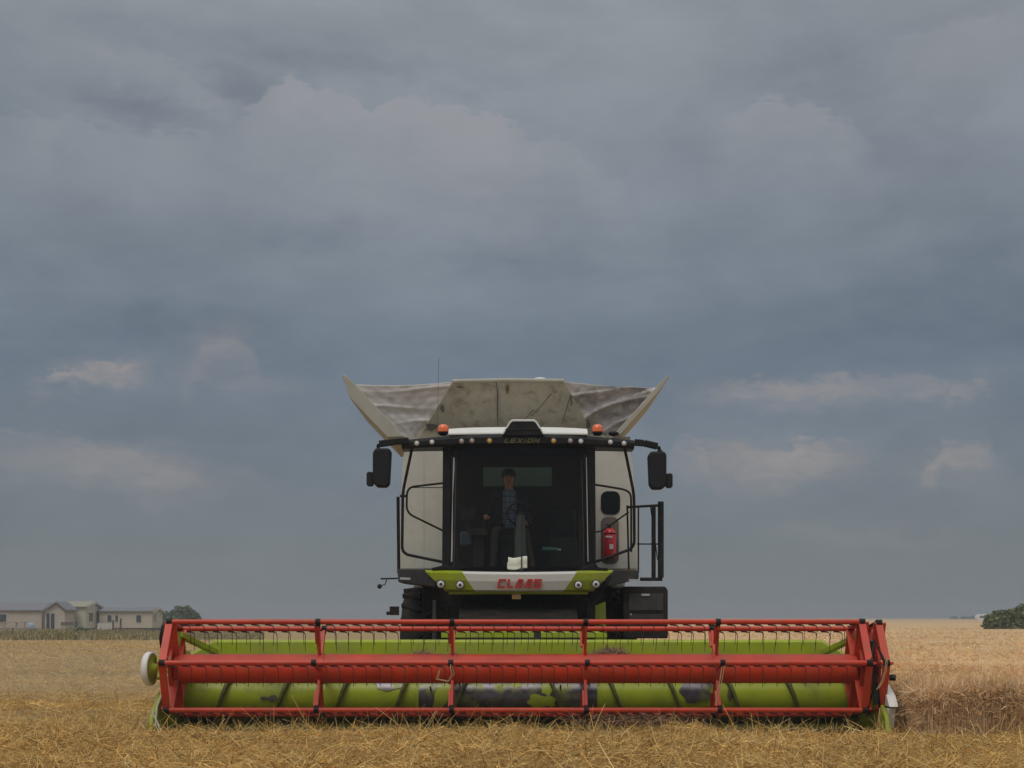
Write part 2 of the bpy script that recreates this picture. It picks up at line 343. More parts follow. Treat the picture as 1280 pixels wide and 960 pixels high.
def fast_mesh(name, verts, quads, mats, tint=None, mi=None, smooth=False):
    me = bpy.data.meshes.new(name); nv, nf = len(verts), len(quads)
    me.vertices.add(nv); me.vertices.foreach_set('co', np.asarray(verts, np.float32).ravel())
    me.loops.add(nf*4); me.loops.foreach_set('vertex_index', np.asarray(quads, np.int32).ravel())
    me.polygons.add(nf); me.polygons.foreach_set('loop_start', np.arange(0, nf*4, 4, dtype=np.int32))
    me.polygons.foreach_set('loop_total', np.full(nf, 4, np.int32))
    if mi is not None: me.polygons.foreach_set('material_index', np.asarray(mi, np.int32))
    if smooth: me.polygons.foreach_set('use_smooth', np.ones(nf, bool))
    for m__ in mats: me.materials.append(m__)
    me.update(calc_edges=True)
    if tint is not None:
        a = me.attributes.new('tint', 'FLOAT_COLOR', 'POINT'); a.data.foreach_set('color', np.asarray(tint, np.float32).ravel())
    o = bpy.data.objects.new(name, me); C.objects.link(o); return o
# smooth value noise in numpy
_tab = rng.random((256, 256))
def vnoise(x, y, sc=1.):
    x = np.asarray(x)*sc; y = np.asarray(y)*sc
    xi = np.floor(x).astype(int); yi = np.floor(y).astype(int); fx = x-xi; fy = y-yi
    fx = fx*fx*(3-2*fx); fy = fy*fy*(3-2*fy); g = lambda a, b: _tab[a % 256, b % 256]
    return (g(xi, yi)*(1-fx)+g(xi+1, yi)*fx)*(1-fy)+(g(xi, yi+1)*(1-fx)+g(xi+1, yi+1)*fx)*fy
def fbm(x, y, sc=1., o=4):
    r = 0; a = .5
    for i in range(o): r = r+a*vnoise(np.asarray(x)+17*i, np.asarray(y)+9*i, sc*2**i); a *= .5
    return r

# ---------------------------------------------------------------- ground
def straw_mat(name, base, sc, lo=(.30, .19, .08), bump=.6):
    m_ = bpy.data.materials.new(name); m_.use_nodes = True; t = NT(m_.node_tree); b = m_.node_tree.nodes['Principled BSDF']
    tcn = t.n('ShaderNodeTexCoord').outputs['Object']
    big = t.noise(t.scale(tcn, (.25, 1., 1)), .12, 4, .6); mid = t.noise(tcn, 1.1, 5, .65); fine = t.noise(t.scale(tcn, (1, .6, 1)), sc, 8, .75)
    c = t.mix(t.rng(fine, .35, .65), lo, base); c = t.mix(t.rng(mid, .4, .75, 0, .45), c, (.40, .30, .16))
    c = t.mix(t.rng(big, .4, .7, 0, .5), c, (.42, .33, .19))
    t.put(b.inputs['Base Color'], c); b.inputs['Roughness'].default_value = .95; b.inputs['Specular IOR Level'].default_value = .1
    bn = t.n('ShaderNodeBump'); bn.inputs['Strength'].default_value = bump; bn.inputs['Distance'].default_value = .1
    t.put(bn.inputs['Height'], fine); m_.node_tree.links.new(bn.outputs[0], b.inputs['Normal']); return m_
M['ground'] = straw_mat('stubble_ground', (.56, .385, .17), 14)
def gheight(x, y):
    h = .0+.16*(fbm(x, y, .35, 4)-.47)
    # low windrows on the cut land left of the header
    h = h+.30*np.exp(-((y-20.5-.3*np.sin(x*.7))/1.1)**2)*(x < -4.9)*(.5+fbm(x, y, .8, 3))
    h = h+.10*np.clip(np.sin(y*.55+.6*np.sin(x*.2)), 0, 1)*(y > 19)*(y < 90)*fbm(x, y, .2, 3)
    return np.where(y < 110, h, h*.2)
ys = np.concatenate([np.linspace(-30, 10, 20), np.arange(10.3, 30, .3), np.geomspace(30, 6000, 110)])
nx = 140; xs0 = np.sinh(np.linspace(-5.2, 5.2, nx)); xs0 = xs0/xs0.max()*5500
X, Y_ = np.meshgrid(xs0, ys, indexing='ij'); Z = gheight(X, Y_)-.03
V = np.stack([X, Y_, Z], -1).reshape(-1, 3); ny = len(ys)
i, j = np.meshgrid(np.arange(nx-1), np.arange(ny-1), indexing='ij'); q = (i*ny+j).ravel()
Q = np.stack([q, q+ny, q+ny+1, q+1], -1)
g = fast_mesh('ground', V, Q, [M['ground']], smooth=True); tag(g, kind='structure')

# ---------------------------------------------------------------- straw ribbons
M['straw'] = mat('golden_straw', (.68, .44, .15), .75, var=.2, vscale=1.5, spec=.25, attr='tint')
M['wheat'] = mat('ripe_wheat', (.68, .46, .25), .8, var=.18, vscale=.5, spec=.2, attr='tint')
def ribbons(base, dirn, length, width, arch, seg=3, curl=None, tint=None, sag=None):
    """base (n,3), dirn (n,3) unit start direction; bends by arch (downwards) ; returns verts, quads, tints"""
    n = len(base); side = np.cross(dirn, rng.normal(size=(n, 3))); side /= np.linalg.norm(side, axis=1, keepdims=True)+1e-9
    bend = rng.normal(size=(n, 3))*curl[:, None] if curl is not None else 0
    P_ = []
    for k in range(seg+1):
        t_ = k/seg
        c = base+dirn*(length*t_)[:, None]+bend*(length*t_*t_)[:, None]
        c[:, 2] -= arch*length*t_*t_
        wd = width*(1-.45*t_)
        P_.append(c-side*wd[:, None]/2); P_.append(c+side*wd[:, None]/2)
    V = np.stack(P_, 1).reshape(-1, 3)
    o = (np.arange(n)*(2*(seg+1)))[:, None]
    Q = np.concatenate([o+np.array([[2*k, 2*k+1, 2*k+3, 2*k+2]]) for k in range(seg)], 1).reshape(-1, 4)
    T = np.repeat(tint, 2*(seg+1), 0); return V, Q, T
def tints(n, lo=.42, hi=1.3, warm=.12):
    b = rng.uniform(lo, hi, n)**1.0; wv = rng.normal(0, warm, n)
    t_ = np.stack([b*(1+wv*.5), b, b*(1-wv), np.ones(n)], -1); pale = rng.random(n) < .10
    t_[pale, :3] *= (1.25, 1.4, 1.75); return np.clip(t_, .1, 2.2)
def heap(x, y):
    """height of the loose swath lying before the header"""
    edge = np.clip((18.0-y)/1.0, 0, 1); edge = edge*edge*(3-2*edge)
    lump = .40*fbm(x, y, .9, 3)+.40*fbm(x+5, y+3, .42, 2)+.24*fbm(x+3, y+1, 4.2, 2)
    return gheight(x, y)+(.0+.60*(lump-.2))*edge*(1+.15*np.cos((x-.8)/2.2)*(np.abs(x-.8) < 3.4))
def merge(parts):
    V, Q, T = [], [], []; o = 0
    for v, q, t_ in parts: V.append(v); Q.append(q+o); T.append(t_); o += len(v)
    return np.concatenate(V), np.concatenate(Q), np.concatenate(T)
def lying(n, x, y, hfun, lmin, lmax, wd, up=.35, arch=(.1, .6), lift=.06, curl=.35, **kw):
    a = rng.uniform(0, 2*math.pi, n); el_ = rng.normal(.12, up, n)
    d = np.stack([np.cos(a)*np.cos(el_), np.sin(a)*np.cos(el_), np.sin(el_)], -1)
    b = np.stack([x, y, hfun(x, y)+rng.uniform(-.02, lift, n)], -1); L = rng.uniform(lmin, lmax, n)
    return ribbons(b, d, L, wd*rng.uniform(.6, 1.3, n), rng.uniform(*arch, n), 4, rng.uniform(0, curl, n), tints(n, **kw))
# base of the swath (so the ground never shows) + loose strands
gx = np.arange(-9, 9.01, .09); gy = np.arange(11.5, 18.3, .09); X, Y_ = np.meshgrid(gx, gy, indexing='ij')
Zs = heap(X, Y_)-.0+.03*(fbm(X, Y_, 9, 3)-.4); Zs[:, 0] -= .3; Zs[0] -= .3; Zs[-1] -= .3; Zs[:, -1] -= .05
V0 = np.stack([X, Y_, Zs], -1).reshape(-1, 3); ny = len(gy); i, j = np.meshgrid(np.arange(len(gx)-1), np.arange(ny-1), indexing='ij'); q = (i*ny+j).ravel()
base_part = (V0, np.stack([q, q+ny, q+ny+1, q+1], -1), np.tile([.55, .5, .42, 1], (len(V0), 1)))
N = 150000; yy = 18.25-6.6*rng.random(N)**1.15; xx = rng.uniform(-.42, .42, N)*yy
clumpy = fbm(xx, yy, 1.6, 3)
keep = rng.random(N) < np.clip(clumpy*2.2-.1, .25, 1); xx, yy = xx[keep], yy[keep]
pA = lying(len(xx), xx, yy, heap, .06, .20, .0074, up=.45, arch=(.1, .9), curl=.9)
N = 16000; yy = 18.1-5.5*rng.random(N)**1.5; xx = rng.uniform(-.4, .4, N)*yy
pB = lying(N, xx, yy, heap, .07, .18, .0065, up=.42, arch=(.5, 1.6), curl=1.1, lift=.05, lo=.6, hi=1.2)
v_, q_, t_ = merge([base_part, pA, pB])
sw = fast_mesh('cut_straw', v_, q_, [M['straw']], t_)
tag(sw, 'thick swath of loose golden straw in front of the header', 'straw', kind='stuff')

# ---- stubble and straw over the cut land behind, left of the header
N = 110000; inv = rng.uniform(1/95, 1/16.8, N); yy = 1/inv; xx = rng.uniform(-.40, .05, N)*yy
keep = (xx < -4.75) | (yy > 24); xx, yy = xx[keep], yy[keep]
gh = lambda x, y: gheight(x, y)-.02
n = len(xx); a = rng.uniform(0, 2*math.pi, n); stub = rng.random(n) < .45
el_ = np.where(stub, rng.uniform(.9, 1.5, n), rng.normal(.2, .3, n)); d = np.stack([np.cos(a)*np.cos(el_), np.sin(a)*np.cos(el_), np.sin(el_)], -1)
b = np.stack([xx, yy, gh(xx, yy)+np.where(stub, 0, .04)], -1)
L = np.where(stub, rng.uniform(.06, .15, n), rng.uniform(.12, .36, n)); tt = tints(n, lo=.6, hi=1.15); tt[:, :3] *= (.80+.7*fbm(xx*.25, yy, .45, 3))[:, None]
pC = ribbons(b, d, L, .0055*(1+(yy-16)/22), np.where(stub, .05, rng.uniform(.1, .6, n)), 3, rng.uniform(0, .3, n), tt)
st = fast_mesh('stubble', *pC[:2], [M['straw']], pC[2])
tag(st, 'cut stubble and scattered straw left of and behind the header', 'stubble', kind='stuff')

# ---- standing wheat right of the header
WX, WY = 4.95, 17.6
def wedge(y): return WX+.10*np.sin(y*1.3)+.06*np.sin(y*4.1)
def wh(x, y): return .66+.10*(fbm(x, y, .5, 4)-.47)+.07*(fbm(x, y, 2.5, 2)-.35)
ysw = np.concatenate([[WY+.55], np.arange(WY+.6, 26, .25), np.geomspace(26, 1500, 110)])
us = np.concatenate([[0], np.linspace(0, 1, 70)**2.2])
Uc, Yc = np.meshgrid(us, ysw, indexing='ij'); Xc = wedge(Yc)+.2+Uc*(Yc*.6+10); Zc = wh(Xc, Yc)-.05+.05*(fbm(Xc, Yc, 5, 2)-.4)*(Yc < 60)
far = Yc > 60; Zc = np.where(far, Zc-.02+.12*(fbm(Xc, Yc, .15, 3)-.45), Zc)
Zc[0, :] = 0; Zc[:, 0] = 0
ny = len(ysw); V0 = np.stack([Xc, Yc, Zc], -1).reshape(-1, 3); i, j = np.meshgrid(np.arange(len(us)-1), np.arange(ny-1), indexing='ij'); q = (i*ny+j).ravel()
canopy = (V0, np.stack([q, q+ny, q+ny+1, q+1], -1), np.tile([.98, .95, .86, 1], (len(V0), 1)))
def wheat(n, x, y):
    wsc = 1+(y-17)/22; h = wh(x, y)*rng.uniform(.86, 1.06, n)*(1-.62*rng.random(n)**1.9*np.clip((18.5-y)/.7, 0, 1))
    a = rng.uniform(0, 2*math.pi, n); ln = np.abs(rng.normal(0, .07, n)); d = np.stack([np.cos(a)*ln, np.sin(a)*ln, np.ones(n)], -1); d /= np.linalg.norm(d, axis=1, keepdims=True)
    b = np.stack([x, y, gheight(x, y)-.02], -1); tt = tints(n, lo=.75, hi=1.35)
    s1 = ribbons(b, d, h, .0062*wsc, rng.uniform(0, .03, n), 2, rng.uniform(0, .05, n), tt)
    top = b+d*h[:, None]; a2 = rng.uniform(0, 2*math.pi, n); e2 = np.where(y < 19, rng.uniform(-.2, 1.4, n), rng.uniform(-.7, .9, n))
    d2 = np.stack([np.cos(a2)*np.cos(e2), np.sin(a2)*np.cos(e2), np.sin(e2)], -1); t2 = tints(n, lo=.75, hi=1.35)
    top[:, 2] -= .05
    s2 = ribbons(top, d2, rng.uniform(.07, .13, n), .012*wsc, rng.uniform(.1, .6, n), 3, rng.uniform(0, .12, n), t2)
    # awns fan out of the ear
    s3 = ribbons(top+d2*.05, d2, rng.uniform(.10, .18, n), .004*wsc, rng.uniform(.0, .4, n), 2, rng.uniform(.05, .25, n), t2*np.array([1.1, 1.1, 1.05, 1]))
    return merge([s1, s2, s3])
parts = [canopy]
N = 24000; y1 = WY+.0+.9*rng.random(N)**1.6; x1 = wedge(y1)+4.6*rng.random(N); parts.append(wheat(N, x1, y1))
N = 9000; y1 = rng.uniform(WY, 24, N); x1 = wedge(y1)+.35*rng.random(N)**1.5; parts.append(wheat(N, x1, y1))
N = 52000; inv = rng.uniform(1/130, 1/18.3, N); y1 = 1/inv; x1 = wedge(y1)+(y1*.42-3.2)*rng.random(N); parts.append(wheat(N, x1, y1))
v_, q_, t_ = merge(parts)
mi = np.zeros(len(q_), int); wm = fast_mesh('standing_wheat', v_, q_, [M['wheat']], t_)
tag(wm, 'uncut ripe wheat standing right of the header and away to the horizon', 'wheat', kind='stuff')

# ================================================================ HEADER (cutting table with reel)
RY, RZ, RR, PHI = 18.8, .862, .63, 8.2
hd = thing('harvester_header', (XC, 19.6, 0), 'wide lime green cutting header with long red tined reel, in front of the combine', 'header')
XL, XR = -4.33, 4.50      # end sheets
# trough: back wall, curved pan and floor in one folded sheet
prof = [(20.22, 1.20), (20.16, 1.205), (20.12, 1.17), (20.12, .75), (20.08, .55), (20.05, .45), (20.22, .45)]
MB().prism([(20.04, .449), (20.02, .33), (19.85, .17), (19.6, .12), (19.2, .13), (18.75, .10), (18.75, .07), (19.7, .07), (20.0, .12), (20.2, .3), (20.2, .449)], XL+.031, XR-.031, 'X').build('pan', M['pan'], hd)
m = MB(); xs = [XL+.03, XL+.34, XR-.36, XR-.03]; zt = [0, 1, 1, 0]
vs = []
for x, k in zip(xs, zt):
    for (y, z) in prof: vs.append((x, y, z if k or z < .9 else z-.18))
n = len(prof); m.add(vs, [(i*n+j, i*n+(j+1) % n, (i+1)*n+(j+1) % n, (i+1)*n+j) for i in range(3) for j in range(n)]+[tuple(range(n))[::-1], tuple(range(3*n, 4*n))])
trough = m.build('trough', M['lime'], hd)
m = MB(); m.box((XL+.4, 20.223, 1.00), (XR-.4, 20.36, 1.13)); m.build('rear_beam', M['lime'], hd, .01)
# end sheets with divider points
for x0, x1, sgn in ((XL-.05, XL, -1), (XR, XR+.05, 1)):
    sh = MB().prism([(20.25, .08), (20.25, 1.05), (19.9, 1.08), (19.2, .72), (18.5, .50), (18.15, .30), (18.08, .12), (18.4, .07)], x0, x1, 'X').build('end_sheet', M['lime'], hd, .008)
    xo = x0-.06 if sgn < 0 else x1+.06
    MB().add([(x0 if sgn < 0 else x1, 18.7, .10), (x0 if sgn < 0 else x1, 18.7, .60), (xo, 18.75, .45), (xo, 18.75, .10), ((x0+x1)/2+.02*sgn, 17.95, .09), ((x0+x1)/2+.02*sgn, 18.0, .17)],
             [(0, 1, 5, 4), (1, 2, 5), (2, 3, 4, 5), (3, 0, 4), (0, 3, 2, 1)]).build('crop_divider', M['lime'], hd, .006)
# left: pale rod along the divider, white cover disc on the reel drive, hose
m = MB(); m.tube([P(203, 866, 18.6), P(196, 884, 18.3), P(194, 908, 18.1)], .012); m.tube([P(190, 889, 18.1), P(196, 902, 18.0), P(201, 913, 17.95)], .012); m.build('divider_rod', M['flap'], hd)
dc = P(186.5, 836, 18.75)
dsk = MB().lathe(dc, (1, -.12, 0), [(-.05, 0), (-.05, .15), (-.04, .195), (-.02, .213), (.035, .213), (.045, .205), (.045, .19)], 32).build('drive_cover', M['whiteclean'], hd)
MB().lathe(dc, (1, -.12, 0), [(.04, .19), (.03, .13), (.05, .07), (.11, .06), (.11, 0)], 24).build('hub', M['lime'], dsk)
m = MB(); m.bar(P(199, 850, 18.75), P(206, 822, 18.8), .07, .06); m.bar(P(198, 822, 18.9), P(199, 848, 18.7), .05, .05); m.bar(P(190, 836, 18.75), P(214, 840, 18.8), .05, .05); m.build('drive_bracket', M['lime'], hd, .005)
m = MB()
for k in (0, .035, .07): m.tube([P(202, 812, 19.0), P(200+k*20, 798, 18.9), P(203+k*30, 782, 18.9), P(209+k*20, 779, 19.0), P(214, 790, 19.3), P(215, 812, 19.6)], .014)
m.build('hydraulic_hose', M['black'], hd)
# right: white belt cover, black cap
m = MB(); m.prism([(18.9, .78), (19.35, .75), (19.5, .42), (18.15, .42), (18.3, .55)], XR+.055, XR+.17, 'X')
m.prism([(18.2, .40), (19.3, .40), (19.0, .10), (18.3, .14)], XR+.055, XR+.15, 'X'); m.build('belt_cover', M['whiteclean'], hd, .012)
MB().tube([P(1112, 847, 18.75), P(1119, 847, 18.75)], .04, 10).build('shaft_end', M['black'], hd)
# cutter bar and its guards (99 pointed guards on the floor edge)
m = MB(); m.box((XL+.02, 18.70, .085), (XR-.02, 18.747, .11))
m.build('knife_bar', M['steel'], hd)
gm = MB().prism([(18.70, .08), (18.70, .12), (18.60, .11), (18.56, .095)], -.014, .014, 'X')
g0 = gm.build('knife_guard', M['dark'], hd)
xsG = np.linspace(XL+.08, XR-.08, 99)
g0.location = (xsG[0], -0, 0); 
def shift(o, off): o.data.transform(Matrix.Translation(off))
# mesh verts were stored relative to the header origin; rebuild around zero x
shift(g0, Vector((XC, 0, 0))); g0.location = (xsG[0]-XC, 0, 0)
for x in xsG[1:]:
    o = g0.copy(); C.objects.link(o); o.parent = hd; o.location = (x-XC, 0, 0)
# auger
AY, AZ, AR = 19.66, .47, .285
ag = MB(); n = 28
def cyl(mb, x0, x1, r, c=(AY, AZ), nn=28, cap=True):
    mb.tube([(x0, c[0], c[1]), (x1, c[0], c[1])], r, nn, cap)
cyl(ag, XL+.05, P(525, 0, AY).x, AR)
auger = ag.build('auger', M['limeauger'], hd); ag2 = MB(); cyl(ag2, P(745, 0, AY).x, XR-.05, AR); ag2.build('auger_tube', M['limeauger'], auger)
ac = MB(); cyl(ac, P(525, 0, AY).x+.002, P(745, 0, AY).x-.002, AR+.006); ac.build('auger_centre', M['steel'], auger)
def flight(x0, x1, pitch, hand, name='flighting'):
    m = MB(); steps = int(abs(x1-x0)/pitch*28); vs = []
    for i in range(steps+1):
        t_ = i/28*2*math.pi*hand+1.1; x = x0+(x1-x0)*i/steps
        for r in (AR-.005, AR+.085):
            for dxx in (-.022, .022): vs.append((x+dxx, AY+math.cos(t_)*r, AZ+math.sin(t_)*r))
    fs = []
    for i in range(steps):
        a = i*4; b_ = a+4; fs += [(a, b_, b_+2, a+2), (a+1, a+3, b_+3, b_+1), (a+2, b_+2, b_+3, a+3)]
    m.add(vs, fs, True); return m.build(name, M['flight'], auger)
flight(XL+.08, P(622, 0, AY).x, .76, -1); flight(P(672, 0, AY).x, XR-.08, .76, 1)
fin = MB().tube([(0, 0, 0), (0, -.13, .0)], .011, 6)
f0 = None
for k, px in enumerate(np.linspace(540, 735, 12)):
    t_ = R(20+(k*67) % 120); x = P(px, 0, AY).x
    p0 = Vector((x, AY-math.cos(t_)*AR, AZ+math.sin(t_)*AR)); p1 = Vector((x, AY-math.cos(t_)*(AR+.13), AZ+math.sin(t_)*(AR+.13)))
    MB().tube([p0, p1], .012, 6).build('auger_finger', M['dark'], auger)
def worn_patch(px0, px1, a0, a1, mt, slant=0):
    x0, x1 = P(px0, 0, AY).x, P(px1, 0, AY).x
    def fn(u, v):
        a = R(a0+(a1-a0)*v); e = .5+.5*math.sin(v*7+px0)*.35; x = x0+(x1-x0)*(.5+(u-.5)*(.55+.45*math.sin(math.pi*min(max(v, .02), .98))**.5)+.06*math.sin(v*11+px0))+slant*(v-.5)
        a += .12*math.sin(u*6+px0)*(v-.5); return (x, AY-math.cos(a)*(AR+.010), AZ+math.sin(a)*(AR+.010))
    m = MB(); m.grid(fn, 10, 10); m.build('worn_patch', M[mt], auger)
worn_patch(470, 508, 20, 62, 'steel'); worn_patch(848, 886, -12, 52, 'steel'); worn_patch(905, 915, -5, 20, 'steel'); worn_patch(330, 352, -8, 4, 'steel')
worn_patch(545, 562, -30, 40, 'lime', .10); worn_patch(660, 694, -25, 6, 'lime'); worn_patch(676, 690, 8, 40, 'lime'); worn_patch(640, 652, 25, 45, 'lime')
# ---- reel
reel = MB()
XRL, XRR = -4.20, 4.29
reel.tube([(XRL, RY, RZ), (XRR, RY, RZ)], .182, 32); reel = reel.build('reel', M['red'], hd)
angs = [PHI+60*k for k in range(6)]
def bp(a, r=RR): return (RY-math.cos(R(a))*r, RZ+math.sin(R(a))*r)
for a in angs:
    y, z = bp(a); MB().tube([(XRL-.02, y, z), (XRR+.02, y, z)], .033, 12).build('tine_bar', M['red'], reel)
spx = [XC+k for k in (-2.48, -.825, .825, 2.46)]
for x in spx:
    m = MB()
    for a in angs:
        y, z = bp(a, .14); y1, z1 = bp(a, RR-.05); m.bar((x, y, z), (x, y1, z1), .07, .035, (1, 0, 0))
        ym, zm = bp(a, .34); m.bar((x-.018, ym, zm), (x-.018, y1, z1), .03, .055, (1, 0, 0))
    m.tube([(x-.05, RY, RZ), (x+.05, RY, RZ)], .198, 24); sp = m.build('spider', M['red'], reel, .004)
    for a in angs:
        y, z = bp(a, RR); m = MB(); m.tube([(x-.03, y, z), (x+.03, y, z)], .042, 12); y1, z1 = bp(a, RR-.07); m.bar((x, y, z), (x, y1, z1), .045, .05, (1, 0, 0)); m.build('bearing', M['black'], sp)
def end_frame(x, name='end_frame', extra=1.0):
    m = MB()
    for k, a in enumerate(angs):
        y, z = bp(a, RR*extra); y1, z1 = bp(a+60, RR*extra); m.bar((x, y, z), (x, y1, z1), .022, .09, (1, 0, 0))
        yi, zi = bp(a, .12); m.bar((x+.012, yi, zi), (x+.012, y, z), .03, .15, (1, 0, 0))
    m.tube([(x-.012, RY, RZ), (x+.02, RY, RZ)], .27, 28); e = m.build(name, M['red'], reel, .003)
    for a in angs:
        y, z = bp(a, RR*extra); MB().tube([(x-.035, y, z), (x+.035, y, z)], .042, 12).build('bearing', M['black'], e)
    return e
end_frame(XRL-.03); end_frame(XRR+.03); end_frame(XRR+.24, extra=.98)
m = MB(); m.tube([(XRR+.06, RY, RZ), (XRR+.22, RY, RZ)], .12, 16); m.bar((XRR+.13, RY-.3, RZ-.1), (XRR+.13, RY-.35, RZ+.35), .05, .05); m.bar((XRR+.15, RY-.45, RZ-.42), (XRR+.12, RY-.5, RZ+.1), .05, .04)
m.build('reel_drive', M['blackmat'], reel)
for a in angs:
    y, z = bp(a); y1, z1 = bp(a+38, .52); MB().tube([(XRR+.05, y, z), (XRR+.15, y1, z1), (XRR+.22, y, z)], .02, 8).build('crank_link', M['black'], reel)
# tines: coil clip under the bar, then a wire hanging down and slightly back
def tine_mb(detail=True):
    m = MB(); m.tube([(0, 0, -.03), (0, 0, -.045)], .016, 6); m.tube([(-.055, -.004, -.036), (.0, -.006, -.04), (.035, -.006, -.044), (.052, -.002, -.062), (.057, .004, -.10), (.054, .018, -.19), (.050, .045, -.29)], [.009, .009, .008, .0055, .004, .004, .0035], 5)
    return m
tm = tine_mb(); T0 = None; cnt = 0; restm = MB()
txs = []
bounds = [XRL]+spx+[XRR]
for a_, b__ in zip(bounds[:-1], bounds[1:]):
    txs += list(np.linspace(a_+.10, b__-.13, 10))
for bi in (0, 1, 5, 2, 4, 3):
    y, z = bp(angs[bi])
    for k, x in enumerate(txs):
        x = x+(.06 if bi % 2 else 0)+rnd.uniform(-.008, .008)
        if cnt < 100:
            if T0 is None:
                T0 = MB(); T0.v, T0.f, T0.mi, T0.smooth = tm.v, tm.f, tm.mi, tm.smooth; T0 = T0.build('tine', M['dark'], None); o = T0; T0.parent = reel
            else: o = T0.copy(); C.objects.link(o); o.parent = reel
            o.location = Vector((x, y, z))-ORG[hd.name]; o.rotation_euler = (rnd.uniform(-.05, .05), rnd.uniform(-.06, .06), 0); cnt += 1
        else:
            rot = rnd.uniform(-.06, .06)
            restm.add([(vx+x+rot*vz, vy+y, vz+z) for vx, vy, vz in tm.v], tm.f, True)
tag(restm.build('tine', M['dark'], reel), kind='stuff')
# reel support arms
for s_ in (-1, 1):
    m = MB()
    if s_ < 0: m.bar(P(224, 793, 18.95), P(271, 816, 20.2), .09, .07); m.bar(P(213, 832, 18.8), P(226, 792, 19.0), .05, .05)
    else: m.bar(P(1078, 793, 18.95), P(1027, 817, 20.2), .09, .07)
    m.build('reel_arm', M['lime'], hd, .008)

# ================================================================ COMBINE
CY = 21.3
cb = thing('combine_harvester', (XC, 24.5, 0), 'large cream combine harvester with open grain tank and dark glass cab facing the camera', 'combine harvester')
def px_poly(pts, Y): return [(P(a, b, Y).x, P(a, b, Y).z) for a, b in pts]
# chassis and body
m = MB(); BY = 23.0
m.prism(px_poly([(516, 735), (516, 557), (782, 557), (782, 735)], BY), BY+.06, 28.2); m.build('body', M['white'], cb, .03)
m = MB(); m.prism(px_poly([(499, 712), (501, 640), (503, 585), (506, 556), (557, 556), (557, 712)], BY), BY-.05, BY+.05); m.prism(px_poly([(499, 712), (503, 585), (516, 556), (516, 712)], BY), BY+.052, 27.9)
m.build('side_panel', M['white'], cb, .02)
m = MB(); m.prism(px_poly([(738, 712), (738, 556), (786, 556), (791, 585), (796, 640), (797, 712)], BY), BY-.05, BY+.05); m.prism(px_poly([(782, 712), (782, 556), (791, 585), (797, 712)], BY), BY+.052, 27.9)
sp_r = m.build('side_panel', M['white'], cb, .02)
def rrect(x0, y0, x1, y1, r, n=5):
    pts = []
    for cx, cy, a0 in ((x1-r, y0+r, -90), (x1-r, y1-r, 0), (x0+r, y1-r, 90), (x0+r, y0+r, 180)):
        for k in range(n+1): t_ = R(a0+90*k/n); pts.append((cx+r*math.cos(t_), cy+r*math.sin(t_)))
    return pts
YB = BY-.05
MB().prism(px_poly(rrect(751, 614, 775, 643, 8), YB), YB-.018, YB-.002).build('window', M['winblack'], sp_r, .004)
MB().prism(px_poly(rrect(751, 646, 773.5, 705, 8), YB), YB-.008, YB-.002).build('niche', M['niche'], sp_r)
m = MB(); m.prism(px_poly([(738.5, 561), (743, 561), (743, 566), (741, 569), (738.5, 569)], YB), YB-.006, YB-.002); m.build('warning_sticker', M['amber'], sp_r)
# seams on the panels
m = MB()
for px in (530,): m.box((P(px, 0, YB).x-.003, YB-.003, P(0, 712, YB).z), (P(px, 0, YB).x+.003, YB-.001, P(0, 560, YB).z))
m.build('seam', M['flap'], cb)
# platform below the panels
m = MB(); m.prism(px_poly([(498, 712), (532, 712), (545, 728), (545, 734), (499, 728)], 21.9), 21.7, 22.9); m.build('platform', M['grey'], cb, .01); m = MB(); m.prism(px_poly([(765, 713), (797, 713), (797, 724), (780, 728), (758, 734)], 21.9), 21.7, 22.9)
m.build('platform', M['grey'], cb, .01)
m = MB(); m.bar(P(500, 723, 21.65), P(513, 723.5, 21.65), .02, .03); m.build('edge_strip', M['alu'], cb); m = MB(); m.bar(P(786, 725, 21.65), P(798, 725.5, 21.65), .02, .03); m.bar(P(798, 729, 21.65), P(815, 729.5, 21.65), .02, .02); m.build('edge_strip', M['alu'], cb)
# under-frame, feeder house
m = MB(); m.box((-1.35, 22.6, .75), (1.5, 28, 2.05)); m.build('chassis', M['blackmat'], cb, .02)
m = MB(); m.prism([(20.38, .25), (20.38, 1.22), (21.3, 1.62), (22.58, 1.95), (22.58, .9)], P(572, 0, 20.6).x, P(724, 0, 20.6).x, 'X'); fh = m.build('feeder_house', M['blackmat'], cb, .02)
m = MB(); m.prism([(20.38, 1.225), (20.38, 1.31), (20.46, 1.33), (20.5, 1.225)], P(552, 0, 20.5).x, P(668, 0, 20.5).x, 'X'); m.prism([(20.38, 1.225), (20.38, 1.30), (20.46, 1.32), (20.5, 1.225)], P(676, 0, 20.5).x, P(758, 0, 20.5).x, 'X'); m.build('feeder_shield', M['lime'], cb, .01)
m = MB(); m.prism(px_poly([(742, 758), (757, 752), (758, 806), (744, 806)], 21.8), 21.8, 21.95); m.build('lime_bracket', M['lime'], cb, .01)
m = MB()
m.tube([P(728, 742, 21.5), P(738, 754, 21.5)], .02); m.tube([P(752, 742, 21.5), P(741, 756, 21.5)], .02); m.prism(px_poly([(733, 752), (744, 752), (744, 778), (734, 778)], 21.5), 21.5, 21.7)
m.build('lift_strut', M['blackmat'], cb)
m = MB(); m.prism(px_poly([(541, 750), (545, 750), (546, 800), (540, 800)], 21.6), 21.6, 21.7); m.build('upright', M['grey'], cb, .005)
for k in range(9):
    p = P(560+k*17+rnd.uniform(-4, 4), 750+rnd.uniform(-4, 14), 21.35); m = MB(); m.tube([p, p+Vector((rnd.uniform(-.1, .1), .1, -.15)), p+Vector((rnd.uniform(-.2, .2), .2, -.4))], .012, 6); m.build('hydraulic_hose', M['black'], cb)
